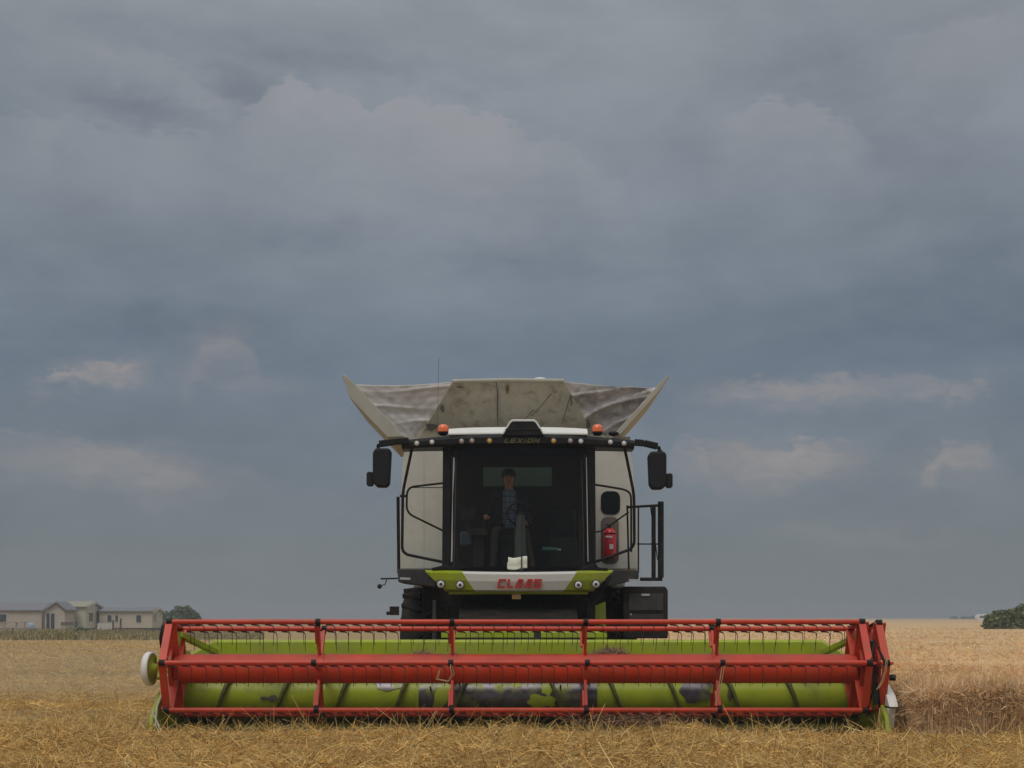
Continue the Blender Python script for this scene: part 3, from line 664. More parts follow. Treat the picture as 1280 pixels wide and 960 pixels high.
# front tyres with lugs
def tyre(px0, px1):
    Yc = 23.35; x0, x1 = P(px0, 0, 22.5).x, P(px1, 0, 22.5).x; r = .98; w_ = x1-x0; m = MB()
    m.lathe((x0, Yc, r), (1, 0, 0), [(0, .5), (0, r*.82), (.05, r*.93), (w_*.25, r*.97), (w_*.75, r*.97), (w_-.05, r*.93), (w_, r*.82), (w_, .5)], 48)
    for k in range(22):
        for sd_ in (0, 1):
            a = 2*math.pi*(k+.5*sd_)/22; a2 = a+.18
            xa, xb = (x0+.02, x0+w_*.52) if sd_ == 0 else (x1-.02, x0+w_*.48)
            pa = Vector((xa, Yc+math.cos(a)*r*.96, r+math.sin(a)*r*.96)); pb = Vector((xb, Yc+math.cos(a2)*r*.985, r+math.sin(a2)*r*.985))
            m.bar(pa, pb, .06, .07, (0, math.cos(a), math.sin(a)))
    ty = m.build('wheel', M['rubber'], cb)
    MB().lathe((x0, Yc, r), (1, 0, 0), [(.1, 0), (.1, .3), (.02, .42), (.03, .52), (w_-.03, .52), (w_-.02, .42), (w_-.1, .3), (w_-.1, 0)], 32).build('rim', M['lime'], ty)
tyre(500, 546); tyre(752, 797)
m = MB()
for s_ in (-1, 1):
    m = MB(); x0 = XC+s_*1.45; m.lathe((x0-.2, 27.3, .6), (1, 0, 0), [(0, .2), (0, .52), (.05, .6), (.35, .6), (.4, .52), (.4, .2)], 32); m.build('rear_wheel', M['rubber'], cb)
# step cabinet on the right
SY = 21.9
m = MB(); m.prism(px_poly([(781, 733), (832, 733), (835, 738), (835, 798), (779, 798), (779, 740)], SY), SY, SY+.75); stc = m.build('step_box', M['blackmat'], cb, .02)
m = MB(); m.prism(px_poly([(786, 742), (829, 742), (829, 763), (786, 763)], SY), SY-.012, SY-.002); m.prism(px_poly([(786, 768), (829, 768), (829, 776), (786, 776)], SY), SY-.012, SY-.002); m.build('cover_plate', M['grey'], stc, .004)
m = MB(); m.bar(P(802, 743.5, SY-.03), P(812, 743.5, SY-.03), .02, .03); m.tube([P(788, 768, SY-.02), P(789.5, 768, SY-.02)], .012); m.build('latch', M['alu'], stc)
# railing at the top of the steps
m = MB(); RYL = 21.9
for a, b_, r in (((784, 634), (827, 631.5), .019), ((798, 633), (798, 716), .012), ((817, 632), (817, 726), .032), ((826, 627), (826, 722), .044), ((796, 680), (824, 680), .010), ((800, 724), (828, 724), .026), ((813, 632), (822, 700), .008)):
    m.tube([P(*a, RYL), P(*b_, RYL)], r, 8)
m.tube([P(784, 634, RYL), P(784, 632, 22.5), P(786, 712, 22.5)], .015, 8); m.build('railing', M['blackmat'], cb)
m = MB(); m.tube([P(497.5, 621, 21.9), P(498.5, 716, 21.9)], .024, 8); m.build('grab_pole', M['blackmat'], cb)
m = MB(); m.tube([P(497, 723, 21.8), P(476, 723.5, 21.7)], .012, 6); m.tube([P(484, 723, 21.7), P(481, 731, 21.7), P(474, 732, 21.7)], .008, 6); m.sphere(P(474.5, 733, 21.7), .035); m.build('side_bracket', M['blackmat'], cb); m = MB(); m.box(P(487, 758, 21.9), P(499, 769, 21.98)); m.tube([P(487, 766, 21.9), P(483, 767, 21.9)], .025)
m.build('side_bracket', M['blackmat'], cb)

# ---- cab
GY = 21.35
zb, zr = P(0, 713, GY).z, P(0, 556, GY).z
def arcY(x, y0=GY, bulge=.16, hw=.98): return y0-bulge*(1-((x-XC)/hw)**2)
xl, xr_ = P(566, 0, GY).x, P(730, 0, GY).x
m = MB(); nn = 16
m.grid(lambda u, v: (xl+(xr_-xl)*u, arcY(xl+(xr_-xl)*u)+.03*v, zb+(zr-zb)*v), nn, 4); m.build('windscreen', M['glass'], cb)
m = MB()
for a, b_ in (((558, 712), (559, 556)), ((739.5, 712), (738.5, 556))):
    m = MB(); p, q_2 = P(*a, 21.42), P(*b_, 21.42); m.bar(p, q_2, .12, .12); m.build('pillar', M['black'], cb, .02)
m = MB(); m.bar(P(567.5, 708, 21.3), P(570, 575, 21.3), .012, .012); m.build('screen_seal', M['grey'], cb); m = MB(); m.bar(P(730, 708, 21.3), P(727, 575, 21.3), .008, .008); m.build('screen_seal', M['grey'], cb)
m = MB(); m.bar(P(564.5, 702, 21.35), P(567.5, 572, 21.35), .02, .02); m.build('bright_trim', M['alu'], cb); m = MB(); m.bar(P(735, 702, 21.35), P(733, 572, 21.35), .012, .012); m.build('bright_trim', M['alu'], cb)
# dark printed border of the windscreen (rounded opening)
outer = rrect(566, 555, 730, 713, 2, 5); inner = rrect(573, 559, 723.5, 709, 14, 5)
m = MB(); n = len(outer); vs = []
for pts in (outer, inner):
    for a, b_ in pts:
        p = P(a, b_, GY); p.y = arcY(p.x)-.008+.03*((p.z-zb)/(zr-zb)); vs.append(p)
m.add(vs, [(i, (i+1) % n, n+(i+1) % n, n+i) for i in range(n)]); m.build('screen_border', M['black'], cb, solid=.004)
# side glass, floor, ceiling, rear wall with window opening
CB = 22.52
for px in (559, 737):
    m = MB(); x = P(px, 0, 21.42).x; m.grid(lambda u, v: (x, 21.5+(CB-.05-21.5)*u, zb+.03+(zr-zb-.03)*v), 1, 1, False); m.build('side_glass', M['clear'], cb)
xa, xb = P(557, 0, 21.42).x, P(739, 0, 21.42).x
m = MB(); m.box((xa, 21.25, zb-.06), (xb, CB, zb-.005)); m.build('cab_floor', M['interior'], cb)
M['mat'] = mat('dull_red_mat', (.13, .035, .03), .9, var=.3)
MB().box((xa+.2, 21.4, zb-.004), (xb-.12, 22.2, zb+.02)).build('floor_mat', M['mat'], cb, .005)
m = MB(); wx0, wx1, wz0, wz1 = P(604, 0, CB).x, P(690, 0, CB).x, P(0, 608, CB).z, P(0, 584, CB).z
m.box((xa, CB, zb), (wx0, CB+.04, zr)); m.box((wx1, CB, zb), (xb, CB+.04, zr)); m.box((wx0, CB, zb), (wx1, CB+.04, wz0)); m.box((wx0, CB, wz1), (wx1, CB+.04, zr)); m.build('cab_rear_wall', M['interior'], cb)
m = MB(); m.box((wx0, CB+.01, wz0), (wx1, CB+.02, wz1)); m.build('rear_window', M['rearglass'], cb)
# wiper
m = MB(); m.tube([P(652, 711, 21.14), P(652, 640, 21.15)], .009, 6); m.tube([P(650, 712, 21.12), P(654, 712, 21.12)], .025, 8); m.build('wiper', M['dark'], cb)
# corner brackets at the pillar feet
m = MB(); m.prism(px_poly([(539, 710), (556, 706), (570, 709), (574, 713), (541, 713)], 21.2), 21.2, 21.45); m.build('hinge_bracket', M['black'], cb, .01); m = MB(); m.prism(px_poly([(728, 709), (738, 706), (745, 704), (748, 709), (760, 710), (760, 713), (726, 713)], 21.2), 21.2, 21.45); m.build('hinge_bracket', M['black'], cb, .01)
# ---- roof visor
def zpx(py, Y=21.2): return P(0, py, Y).z
m = MB(); vs = []; K = 24
for i in range(K+1):
    u = -1+2*i/K; x = XC+u*1.655; yf = 21.08+.30*u*u; k = abs(u); yb2 = 22.56 if k < .62 else 21.8
    zt_ = zpx(543+5.0*k**2.2); zb_ = zpx(557.5+1.5*k**3)
    vs += [(x, yf+.06, zt_), (x, yf, zt_-.05), (x, yf, zb_+.03), (x, yf+.05, zb_), (x, yb2, zb_), (x, yb2, zt_)]
m.add(vs, [(i*6+j, i*6+(j+1) % 6, (i+1)*6+(j+1) % 6, (i+1)*6+j) for i in range(K) for j in range(6)]+[(5, 4, 3, 2, 1, 0), tuple(K*6+j for j in range(6))])
roof = m.build('cab_roof', M['black'], cb)
m = MB(); vs = []
for i in range(13):
    u = -1+2*i/12; x = XC+u*.985; yf = 21.16+.06*u*u; zt_ = zpx(533+1.6*u*u*u*u); vs += [(x, yf+.12, zt_), (x, yf, zpx(541)), (x, yf, zpx(543.6)), (x, 22.5, zpx(543.6)), (x, 22.5, zt_+.03)]
m.add(vs, [(i*5+j, i*5+(j+1) % 5, (i+1)*5+(j+1) % 5, (i+1)*5+j) for i in range(12) for j in range(5)]+[(4, 3, 2, 1, 0), tuple(60+j for j in range(5))]); m.build('roof_cap', M['whiteclean'], roof, .01)
m = MB(); m.prism(px_poly([(627, 543.3), (637, 527), (640, 524.6), (668, 524.6), (671, 527), (681, 543.3)], 21.1), 21.06, 22.2); m.build('roof_scoop', M['whiteclean'], roof, .008)
m = MB(); m.prism(px_poly([(628.5, 544), (638.3, 528.5), (641, 526.6), (667, 526.6), (669.7, 528.5), (679.5, 544)], 21.05), 21.04, 21.057); m.bar(P(632, 537, 21.035), P(676, 537, 21.035), .012, .02); m.build('scoop_grille', M['black'], roof, .004)
def lamp(name, px, py, Y, r, mt, parent, dirv=(0, -1, 0), bezel=True):
    c = P(px, py, Y); m = MB(); m.lathe(c, dirv, [(-.05, r*.9), (0, r*1.22), (.012, r*1.22), (.014, r*1.0)], 20); o = m.build(name, M['grey'], parent)
    m = MB(); m.lathe(c, dirv, [(.002, r*1.02), (.010, r*.8), (.016, r*.4), (.018, 0.0001)], 20); m.build('lens', mt, o); return o
for px, py, mt in ((521, 554, 'lens'), (540, 552.5, 'lens'), (577, 551.5, 'lenspink'), (590, 551, 'lenspink'), (612, 551, 'amber'), (692, 551, 'amber'), (713, 551, 'lenspink'), (726, 551.5, 'lens'), (763, 552.5, 'lens'), (780, 554, 'lens')):
    u = (P(px, 0, 21.2).x-XC)/1.655; lamp('work_light', px, py, 21.07+.30*u*u-.012, .036, M[mt], roof)
# beacons
for px in (554, 747):
    c = P(px, 540, 21.45); b0 = MB().lathe((c.x, c.y, c.z-.05), (0, 0, 1), [(0, .05), (.03, .075), (.05, .075), (.055, .0001)], 20).build('beacon', M['black'], cb)
    MB().lathe((c.x, c.y, c.z), (0, 0, 1), [(.002, .08), (.05, .08), (.085, .07), (.105, .045), (.11, .0001)], 20).build('beacon_lens', M['orange'], b0)
m = MB(); m.sphere(P(767, 542, 21.5), .06, sc=(1.3, 1, .6)); m.build('roof_camera', M['black'], cb)
# mirrors
for s_, pts, box_, sm in ((-1, [(511, 547), (495, 548), (474, 551), (472, 556), (473, 563)], (466.5, 561, 489.5, 609.5), (458.5, 590, 467, 608)), (1, [(793, 549), (805, 550), (822, 554), (825, 558), (824, 566)], (809.5, 565, 832.5, 612), (832, 592, 840.5, 610))):
    m = MB(); y = 21.35
    for k in range(len(pts)-1):
        m.bar(P(pts[k][0], pts[k][1]+4, y), P(pts[k+1][0], pts[k+1][1]+4, y), .07, .095 if k < 2 else .05)
    arm = m.build('mirror_arm', M['black'], cb, .015)
    x0, y0, x1, y1 = box_; m = MB()
    poly = [(x0+3, y0), (x1-2, y0), (x1, y0+5), (x1-(2 if s_ < 0 else 0), y1-5), (x1-5, y1), (x0+5, y1), (x0+(0 if s_ < 0 else 1.5), y1-6), (x0, y0+6)]
    m.prism(px_poly(poly, y), y-.10, y+.10); mir = m.build('mirror', M['mirror'], arm, .03)
    m = MB(); m.prism(px_poly(rrect(sm[0], sm[1], sm[2], sm[3], 3), y), y-.06, y+.06); m.build('wide_angle_mirror', M['mirror'], arm, .015)
# tube frames either side of the cab (mirror and door guards)
def smooth(pts, y, n=6):
    out = []; p = [P(a, b_, y) for a, b_ in pts]
    out.append(p[0])
    for i in range(1, len(p)-1):
        a, b_, c = p[i-1], p[i], p[i+1]; la = min(.35, 10/88/((b_-a).length+1e-6)); lc = min(.35, 10/88/((c-b_).length+1e-6)); q0 = b_.lerp(a, la); q1 = b_.lerp(c, lc)
        for k in range(n+1): t_ = k/n; out.append(q0.lerp(b_, t_).lerp(b_.lerp(q1, t_), t_))
    out.append(p[-1]); return out
m = MB(); m.tube(smooth([(516, 556), (503.5, 615), (502.5, 692), (556, 703)], 21.5), .021); m.tube(smooth([(557, 603.5), (509, 609), (508, 641), (557, 665)], 21.48), .015); m.tube([P(557, 609.5, 21.5), P(511, 609.5, 21.5)], .006); m.tube([P(500, 620, 21.5), P(509, 620, 21.5)], .02); m.tube([P(556, 665, 21.45), P(557, 556, 21.45)], .012); m.build('guard_frame', M['black'], cb)
m = MB(); m.tube(smooth([(780, 556), (792.5, 618), (793, 685), (742, 703)], 21.5), .021); m.tube(smooth([(739, 605), (782, 612), (789, 618), (789, 690)], 21.48), .015); m.tube([P(741, 665.5, 21.5), P(752, 664, 21.5), P(786, 640, 21.5)], .012); m.tube([P(735, 580, 21.3), P(739, 640, 21.3), P(744, 708, 21.3)], .016); m.build('guard_frame', M['black'], cb)
# ---- front fascia: cream centre, lime ends, lamps, lettering
FY = 21.02
def fx(px): return P(px, 0, FY).x
def fyy(x): return FY+.16*((x-XC)/1.36)**2
m = MB(); vs = []; K = 20
secs = [(0, 0.10), (.12, 0.0), (.45, .02), (.9, .07), (1.0, .13)]
def fascia(px0t, px1t, px0b, px1b, name, mt, lift=0, yt=(713, 716), yb=(739, 742)):
    m = MB(); vs = []
    for i in range(K+1):
        u = i/K
        for (v, off) in secs:
            a = px0t+(px1t-px0t)*u; b_ = px0b+(px1b-px0b)*u; px = a+(b_-a)*v; k = 1-abs((px-649)/120)**2
            pt = yt[0]+(yt[1]-yt[0])*max(k, 0); pb = yb[0]-2.5*(1-max(k, 0)); py = pt+(pb-pt)*v; x = fx(px); vs.append((x, fyy(x)+off-lift, P(0, py, FY).z))
    n = len(secs); m.add(vs, [(i*n+j, i*n+j+1, (i+1)*n+j+1, (i+1)*n+j) for i in range(K) for j in range(n-1)], False)
    o = m.build(name, mt, cb, solid=.03); return o
fascia(577, 722, 594, 704, 'front_fascia', M['whiteclean'])
lf = fascia(530, 577, 556, 594, 'lime_corner', M['lime'], .0, yt=(713, 715)); rf = fascia(722, 768, 704, 742, 'lime_corner', M['lime'], .0, yt=(713, 715))
m = MB(); vs = []
for i in range(13):
    px = 560+176*i/12; x = fx(px); vs += [(x, fyy(x)+.09, zpx(739.5, FY)), (x, fyy(x)+.13, zpx(742.5, FY)), (x, fyy(x)+.30, zpx(742.5, FY)), (x, fyy(x)+.3, zpx(739.5, FY))]
m.add(vs, [(i*4+j, i*4+(j+1) % 4, (i+1)*4+(j+1) % 4, (i+1)*4+j) for i in range(12) for j in range(4)]); m.build('fascia_lip', M['lime'], cb)
m = MB(); m.box(P(548, 716, 21.3), P(746, 739, 21.9)); m.build('cab_base', M['blackmat'], cb)
for px, py, par in ((551, 730, lf), (575, 731, lf), (723, 731, rf), (745, 730, rf)):
    x = fx(px); lamp('headlight', px, py, fyy(x)-.01, .052, M['lens'], par); m = MB(); c = P(px, py, fyy(x)-.032); m.sphere(c, .022, sc=(1, .4, 1)); m.build('bulb', M['grey'], par)
LET = {'C': [(0, 0, .26, 1), (.26, .78, 1, 1), (.26, 0, 1, .22)], 'L': [(0, 0, .26, 1), (.26, 0, .85, .22)],
       'A': [], 'S': [(0, .78, 1, 1), (0, .61, .3, .78), (0, .39, 1, .61), (.7, .22, 1, .39), (0, 0, 1, .22)],
       'E': [(0, .76, 1, 1), (0, .38, .9, .62), (0, 0, 1, .24), (0, .24, .28, .38), (0, .62, .28, .76)], 'I': [(.3, 0, .65, 1)], 'O': [(0, 0, .27, 1), (.73, 0, 1, 1), (.27, .76, .73, 1), (.27, 0, .73, .24)],
       'X': [], 'N': [(0, 0, .25, 1), (.75, 0, 1, 1)]}
def lettering(word, px0, px1, py0, py1, Yf, mt, slant, gap, narrow=(), parent=None, th=.006):
    m = MB(); ws = [.45 if ch in narrow else 1 for ch in word]; tot = sum(ws)+gap*(len(word)-1)
    x = 0; z0, z1 = P(0, py1, FY).z, P(0, py0, FY).z; X0, X1 = fx(px0), fx(px1); sc = (X1-X0)/(tot+slant)
    for ch, wd in zip(word, ws):
        polys = [[(a, b), (c, b), (c, d), (a, d)] for a, b, c, d in LET[ch]]
        if ch == 'X': polys = [[(0, 0), (.28, 0), (.5, .34), (.72, 0), (1, 0), (.65, .5), (1, 1), (.72, 1), (.5, .66), (.28, 1), (0, 1), (.35, .5)]]
        if ch == 'A': polys = [[(0, 0), (.3, 0), (.55, .74), (.55, 1), (.34, 1)], [(.55, .74), (.7, .74), (.7, 1), (.55, 1)], [(.7, 0), (1, 0), (1, 1), (.7, 1)], [(.368, .2), (.7, .2), (.7, .4), (.435, .4)]]
        if ch == 'N': polys.append([(.25, 1), (.25, .66), (.75, 0), (.75, .34)])
        for pl in polys:
            pts = [(X0+(x+a*wd+slant*b)*sc, z0+(z1-z0)*b) for a, b in pl]
            yf = Yf((pts[0][0]+pts[2][0])/2); m.prism(pts, yf-th, yf)
        x += wd+gap-(.2 if ch == 'L' else 0)
    return m.build('lettering', mt, parent)
lettering('CLAAS', 621.5, 679.5, 723.8, 735.3, lambda x: fyy(x)-.0, M['redtext'], .22, .24, parent=cb, th=.02)
lettering('LEXION', 630, 677, 547.2, 553, lambda x: 21.08, M['goldtext'], .35, .25, 'I', roof, th=.006)
m = MB(); m.prism(px_poly([(640, 743), (651, 743), (651, 749), (640, 749)], 21.3), 21.2, 21.215); m.build('reflector', M['amber'], cb)

# ---- grain tank with raised flaps
m = MB()
ft = [P(566, 477, 22.75), P(705, 476.5, 22.75), P(738, 537, 23.1), P(762, 549, 23.15), P(521, 549, 23.15), P(527, 541, 23.12)]
m.add(ft, [(0, 1, 2, 3, 4, 5)]); m.build('tank_front_flap', M['tank'], cb, solid=.05)
# creases and rust marks of its own shape on the sheet
m = MB()
def onflap(px, py):
    t_ = (py-477)/(547-477); return P(px, py, 22.72+.36*t_)
for a, b_ in (((621, 478), (622.5, 532)), ((713, 495), (703, 530)), ((668, 512), (648, 530)), ((690, 492), (664, 520)), ((635.5, 480), (636, 486))):
    p = [onflap(a[0]+(b_[0]-a[0])*k/4+rnd.uniform(-1, 1), a[1]+(b_[1]-a[1])*k/4) for k in range(5)]
    m.tube(p, .006, 5)
m.build('crease', M['niche'], cb)
def stain(cx, cy, rx, ry, name='rust_stain', mt='rust'):
    m = MB(); k = 18; pts = []
    for i in range(k):
        a = 2*math.pi*i/k; r = rnd.uniform(.6, 1.1); q = onflap(cx+math.cos(a)*rx*r, cy+math.sin(a)*ry*r); q.y -= .012; pts.append(q)
    m.add(pts, [tuple(range(k))]); m.build(name, M[mt], cb)
stain(634, 487, 2.6, 6); stain(540, 534, 9, 5, 'dirt_patch', 'niche'); stain(553, 510, 3, 6, 'dirt_patch', 'niche'); stain(735, 531, 3, 6, 'dirt_patch', 'niche'); stain(622, 505, 1.1, 24, 'dirt_patch', 'niche'); stain(714, 500, 1.4, 9, 'dirt_patch', 'niche'); stain(575, 484, 6, 1.5, 'dirt_patch', 'niche')
m = MB(); m.tube([P(566, 476.5, 22.72), P(636, 475, 22.72), P(705, 476, 22.72)], .03, 8); m.build('tank_rim', M['flap'], cb)
for s_ in (-1, 1):
    if s_ < 0: pts = [(427, 469), (431, 468.5), (440, 476), (506, 546), (484, 546.5), (437, 497), (433, 483)]
    else: pts = [(837, 470), (834, 469.5), (827, 476.5), (767, 543), (776, 543), (829, 483)]
    MB().prism(px_poly(pts, 22.8), 22.8, 25.6).build('tank_side_flap', M['flap'], cb, .01)
def cloth(A, B, Cc, D, mt, creases, amp, seed, diag=0):
    """sheet between four corners: A top inner, B top outer, C bottom outer, D bottom inner, hanging in uneven creases"""
    def fn(u, v):
        p = A.lerp(B, u).lerp(D.lerp(Cc, u), v); k = math.sin(u*math.pi)**.5*(.4+.6*(1-v)); y = .05*k
        for c_, wd, am in creases:
            dd = (v+diag*(u-.5)+.03*math.sin(u*5+seed+c_*9)-c_)/wd
            y += am*amp*math.exp(-dd*dd)*(.6+.4*math.sin(u*4+c_*11+seed))
        p = p+Vector((0, 1, 0))*(y+.006*math.sin(u*31+seed)*math.sin(v*23))
        p.z += -.03*math.sin(u*math.pi)*(1-v); return p
    m = MB(); m.grid(fn, 36, 60); return m.build('corner_cloth', mt, cb, solid=.012)
cloth(P(567, 477, 22.82), P(436, 480, 22.95), P(498, 548, 23.2), P(530, 548, 23.2), M['fabric'], [(.10, .03, -1), (.25, .05, 1), (.42, .03, -1), (.55, .06, .8), (.70, .03, -1.2), (.85, .05, 1)], .020, 0)
cloth(P(703, 476, 22.82), P(829, 483.5, 22.95), P(772, 548, 23.2), P(742, 548, 23.2), M['fabricdirty'], [(.05, .03, -1), (.22, .06, 1.6), (.40, .04, -1.5), (.62, .08, 1.2), (.8, .04, -1.5)], .06, 1.4, diag=.5)
m = MB(); m.add([P(455, 492, 25.5), P(520, 547, 25.5), P(775, 547, 25.5), P(806, 494, 25.5)], [(0, 1, 2, 3)]); m.build('tank_rear_flap', M['tank'], cb, solid=.05)
m = MB(); m.prism(px_poly([(507, 557), (507, 546), (788, 546), (788, 557)], 23.2), 23.2, 25.7); m.build('tank_base', M['flap'], cb)
m = MB(); m.sphere(P(675, 475.5, 22.95), .13, sc=(.9, .9, .35)); m.build('receiver_dome', M['whiteclean'], cb)
m = MB(); m.tube([P(547, 545, 21.7), P(547.3, 500, 21.7), P(548.5, 447, 21.7)], [.004, .003, .002], 6); m.build('aerial', M['dark'], cb)

# ---- cab interior
m = MB(); sx_, sy_ = P(640, 0, 22.2).x, 22.2
m.box((sx_-.26, 21.95, zb+.42), (sx_+.26, 22.42, zb+.54)); m.box((sx_-.25, 22.36, zb+.54), (sx_+.25, 22.5, zb+1.15)); m.box((sx_-.15, 22.0, zb), (sx_+.15, 22.4, zb+.42)); m.build('driver_seat', M['seat'], cb, .05)
m = MB(); cx = P(651, 0, 21.7).x
m.tube([(cx, 21.55, zb), (cx-.01, 21.62, zb+.45), (cx, 21.72, zb+.80)], [.10, .085, .06], 12); m.build('steering_column', M['colgrey'], cb)
wc = Vector((cx, 21.74, zb+.83)); ax = Vector((0, .75, .66)).normalized(); ux = Vector((1, 0, 0)); vx = ax.cross(ux)
m = MB(); ring = [wc+(ux*math.cos(t_)+vx*math.sin(t_))*.20 for t_ in [2*math.pi*k/28 for k in range(29)]]; m.tube(ring, .014, 8, False)
for t_ in (R(90), R(210), R(330)): m.tube([wc, wc+(ux*math.cos(t_)+vx*math.sin(t_))*.2], .012, 6)
m.sphere(wc, .05); m.tube([wc+(ux*math.cos(1)+vx*math.sin(1))*.2, wc+(ux*math.cos(1)+vx*math.sin(1))*.2-ax*-.06], .025, 8); m.build('steering_wheel', M['dark'], cb)
m = MB(); ax0 = P(600, 0, 22).x
m.box((ax0-.16, 21.75, zb+.52), (ax0+.10, 22.35, zb+.62)); m.box((ax0-.1, 21.9, zb), (ax0+.05, 22.3, zb+.52)); m.box((ax0-.26, 21.7, zb+.75), (ax0-.06, 21.73, zb+.92)); m.tube([(ax0-.16, 21.74, zb+.6), (ax0-.16, 21.74, zb+.78)], .012); m.tube([(ax0+.06, 21.85, zb+.62), (ax0+.07, 21.82, zb+.74)], .022); m.build('armrest_console', M['grey'], cb, .01)
m = MB(); m.box((P(690, 0, 22).x-.05, 21.95, zb), (P(722, 0, 22).x, 22.45, zb+.50)); m.box((P(688, 0, 22).x, 22.4, zb+.5), (P(722, 0, 22).x, 22.5, zb+.95)); m.build('passenger_seat', M['seat'], cb, .05)

# ---- driver
def skin_mesh(name, pts, edges, radii, mats, parent=None, sub=2):
    me = bpy.data.meshes.new(name+'_cage'); me.from_pydata([tuple(p) for p in pts], edges, []); o = bpy.data.objects.new(name+'_cage', me); C.objects.link(o)
    md = o.modifiers.new('s', 'SKIN'); md.use_smooth_shade = True
    sv = me.skin_vertices[0].data if me.skin_vertices else None
    if sv is None:
        bpy.context.view_layer.objects.active = o; bpy.context.view_layer.update(); sv = me.skin_vertices[0].data
    for i_, r in enumerate(radii): sv[i_].radius = (r, r) if not hasattr(r, '__len__') else r
    sv[0].use_root = True
    s2 = o.modifiers.new('d', 'SUBSURF'); s2.levels = sub; s2.render_levels = sub
    dg = bpy.context.evaluated_depsgraph_get(); dg.update(); ev = o.evaluated_get(dg); out = bpy.data.meshes.new_from_object(ev)
    out.name = name; bpy.data.objects.remove(o); off = ORG.get(parent.name, Vector()) if parent else Vector()
    out.transform(Matrix.Translation(-off)); out.materials.clear()
    for m__ in mats: out.materials.append(m__)
    r_ = bpy.data.objects.new(name, out); C.objects.link(r_)
    if parent: r_.parent = parent; ORG[r_.name] = off
    return r_
px_ = P(636, 0, 22.2).x
pelvis = Vector((px_+.02, 22.22, zb+.60)); chest = Vector((px_, 22.18, zb+1.0)); neck = Vector((px_, 22.12, zb+1.20)); head = Vector((px_, 22.07, P(0, 598, 22.1).z))
pr = thing('person', (px_, 22.2, zb), 'driver in open dark jacket over light blue checked shirt, seated inside the cab', 'person')
Lsh, Rsh = chest+Vector((.19, 0, .12)), chest+Vector((-.19, 0, .12))
handW = wc+(ux*math.cos(R(75))+vx*math.sin(R(75)))*.2+Vector((0.03, .03, .02)); elW = Vector((px_+.30, 22.05, zb+.82))
handC = Vector((P(607, 0, 21.85).x, 21.86, zb+.80)); elC = Vector((px_-.32, 22.15, zb+.76))
pts = [pelvis, pelvis+Vector((0, -.02, .2)), chest, neck, Lsh, elW, handW+Vector((.05, .05, -.01)), Rsh, elC, handC+Vector((-.01, .08, .0)),
       pelvis+Vector((.11, -.02, -.02)), Vector((px_+.24, 21.78, zb+.58)), Vector((px_+.33, 21.72, zb+.12)), pelvis+Vector((-.11, -.02, -.02)), Vector((px_-.20, 21.80, zb+.60)), Vector((px_-.22, 21.72, zb+.12)),
       Vector((px_+.33, 21.62, zb+.05)), Vector((px_-.22, 21.62, zb+.05)), neck+Vector((0, -.02, .07)), head+Vector((0, .01, -.02)), head+Vector((0, .01, .08))]
edg = [(0, 1), (1, 2), (2, 3), (2, 4), (4, 5), (5, 6), (2, 7), (7, 8), (8, 9), (0, 10), (10, 11), (11, 12), (0, 13), (13, 14), (14, 15), (12, 16), (15, 17), (3, 18), (18, 19), (19, 20)]
rad = [(.15, .13), (.15, .12), (.17, .13), .06, .075, .045, .03, .075, .045, .03, .10, .065, .05, .10, .065, .05, .05, .05, .055, .092, .082]
body = skin_mesh('body', pts, edg, rad, [M['skin'], M['shirt'], M['trouser'], M['shoe'], M['vest']], pr)
off = ORG[body.name]
for p in body.data.polygons:
    c = p.center+off; u = 0
    if c.z < zb+.10: u = 3
    elif c.z < zb+.66: u = 2
    elif c.z < zb+1.22 and (abs(c.x-px_) > .15 or c.y > 22.12) and not ((c-handW).length < .10 or (c-handC).length < .11): u = 4
    elif c.z < zb+1.22 and not ((c-handW).length < .10 or (c-handC).length < .11): u = 1
    if c.z < zb+.74 and c.y < 22.0 and abs(c.x-px_) < .32: u = 2
    p.material_index = u; p.use_smooth = True
# face
m = MB(); hf = head+Vector((0, -.083, 0)); m.sphere(hf+Vector((0, -.018, -.015)), .018, 8, 6, (.8, 1, 1.5)); m.build('nose', M['skin'], body)
m = MB()
for s_ in (-1, 1): m.sphere(hf+Vector((s_*.032, .004, .018)), .012, 8, 6)
m.build('eyes', M['dark'], body)
m = MB(); m.sphere(hf+Vector((0, .0, -.055)), .022, 8, 6, (1.1, .5, .25)); m.build('mouth', M['shoe'], body)
m = MB()
for s_ in (-1, 1): m.sphere(head+Vector((s_*.082, .01, -.005)), .028, 8, 6, (.4, .7, 1.1))
m.build('ears', M['skin'], body)
m = MB(); m.sphere(head+Vector((0, .040, .055)), .108, 16, 10, (1.0, .95, .88)); m.sphere(head+Vector((-.078, .03, .0)), .04, 10, 8, (.5, 1, 1.3)); m.sphere(head+Vector((.078, .03, .0)), .04, 10, 8, (.5, 1, 1.2)); m.build('hair', M['hair'], body)
# waistcoat: two open fronts and a back
for s_ in (-1, 1):
    m = MB()
    def fn(u, v, s_=s_):
        a = R(30+142*u); z = zb+.62+.56*v; rx = .195+.02*math.sin(v*3); ry = .155
        return (px_+s_*math.sin(a)*rx+(0.01), 22.19-math.cos(a)*ry-.01*(1-v), z)
    m.grid(fn, 12, 6); m.build('jacket', M['vest'], body, solid=.012)
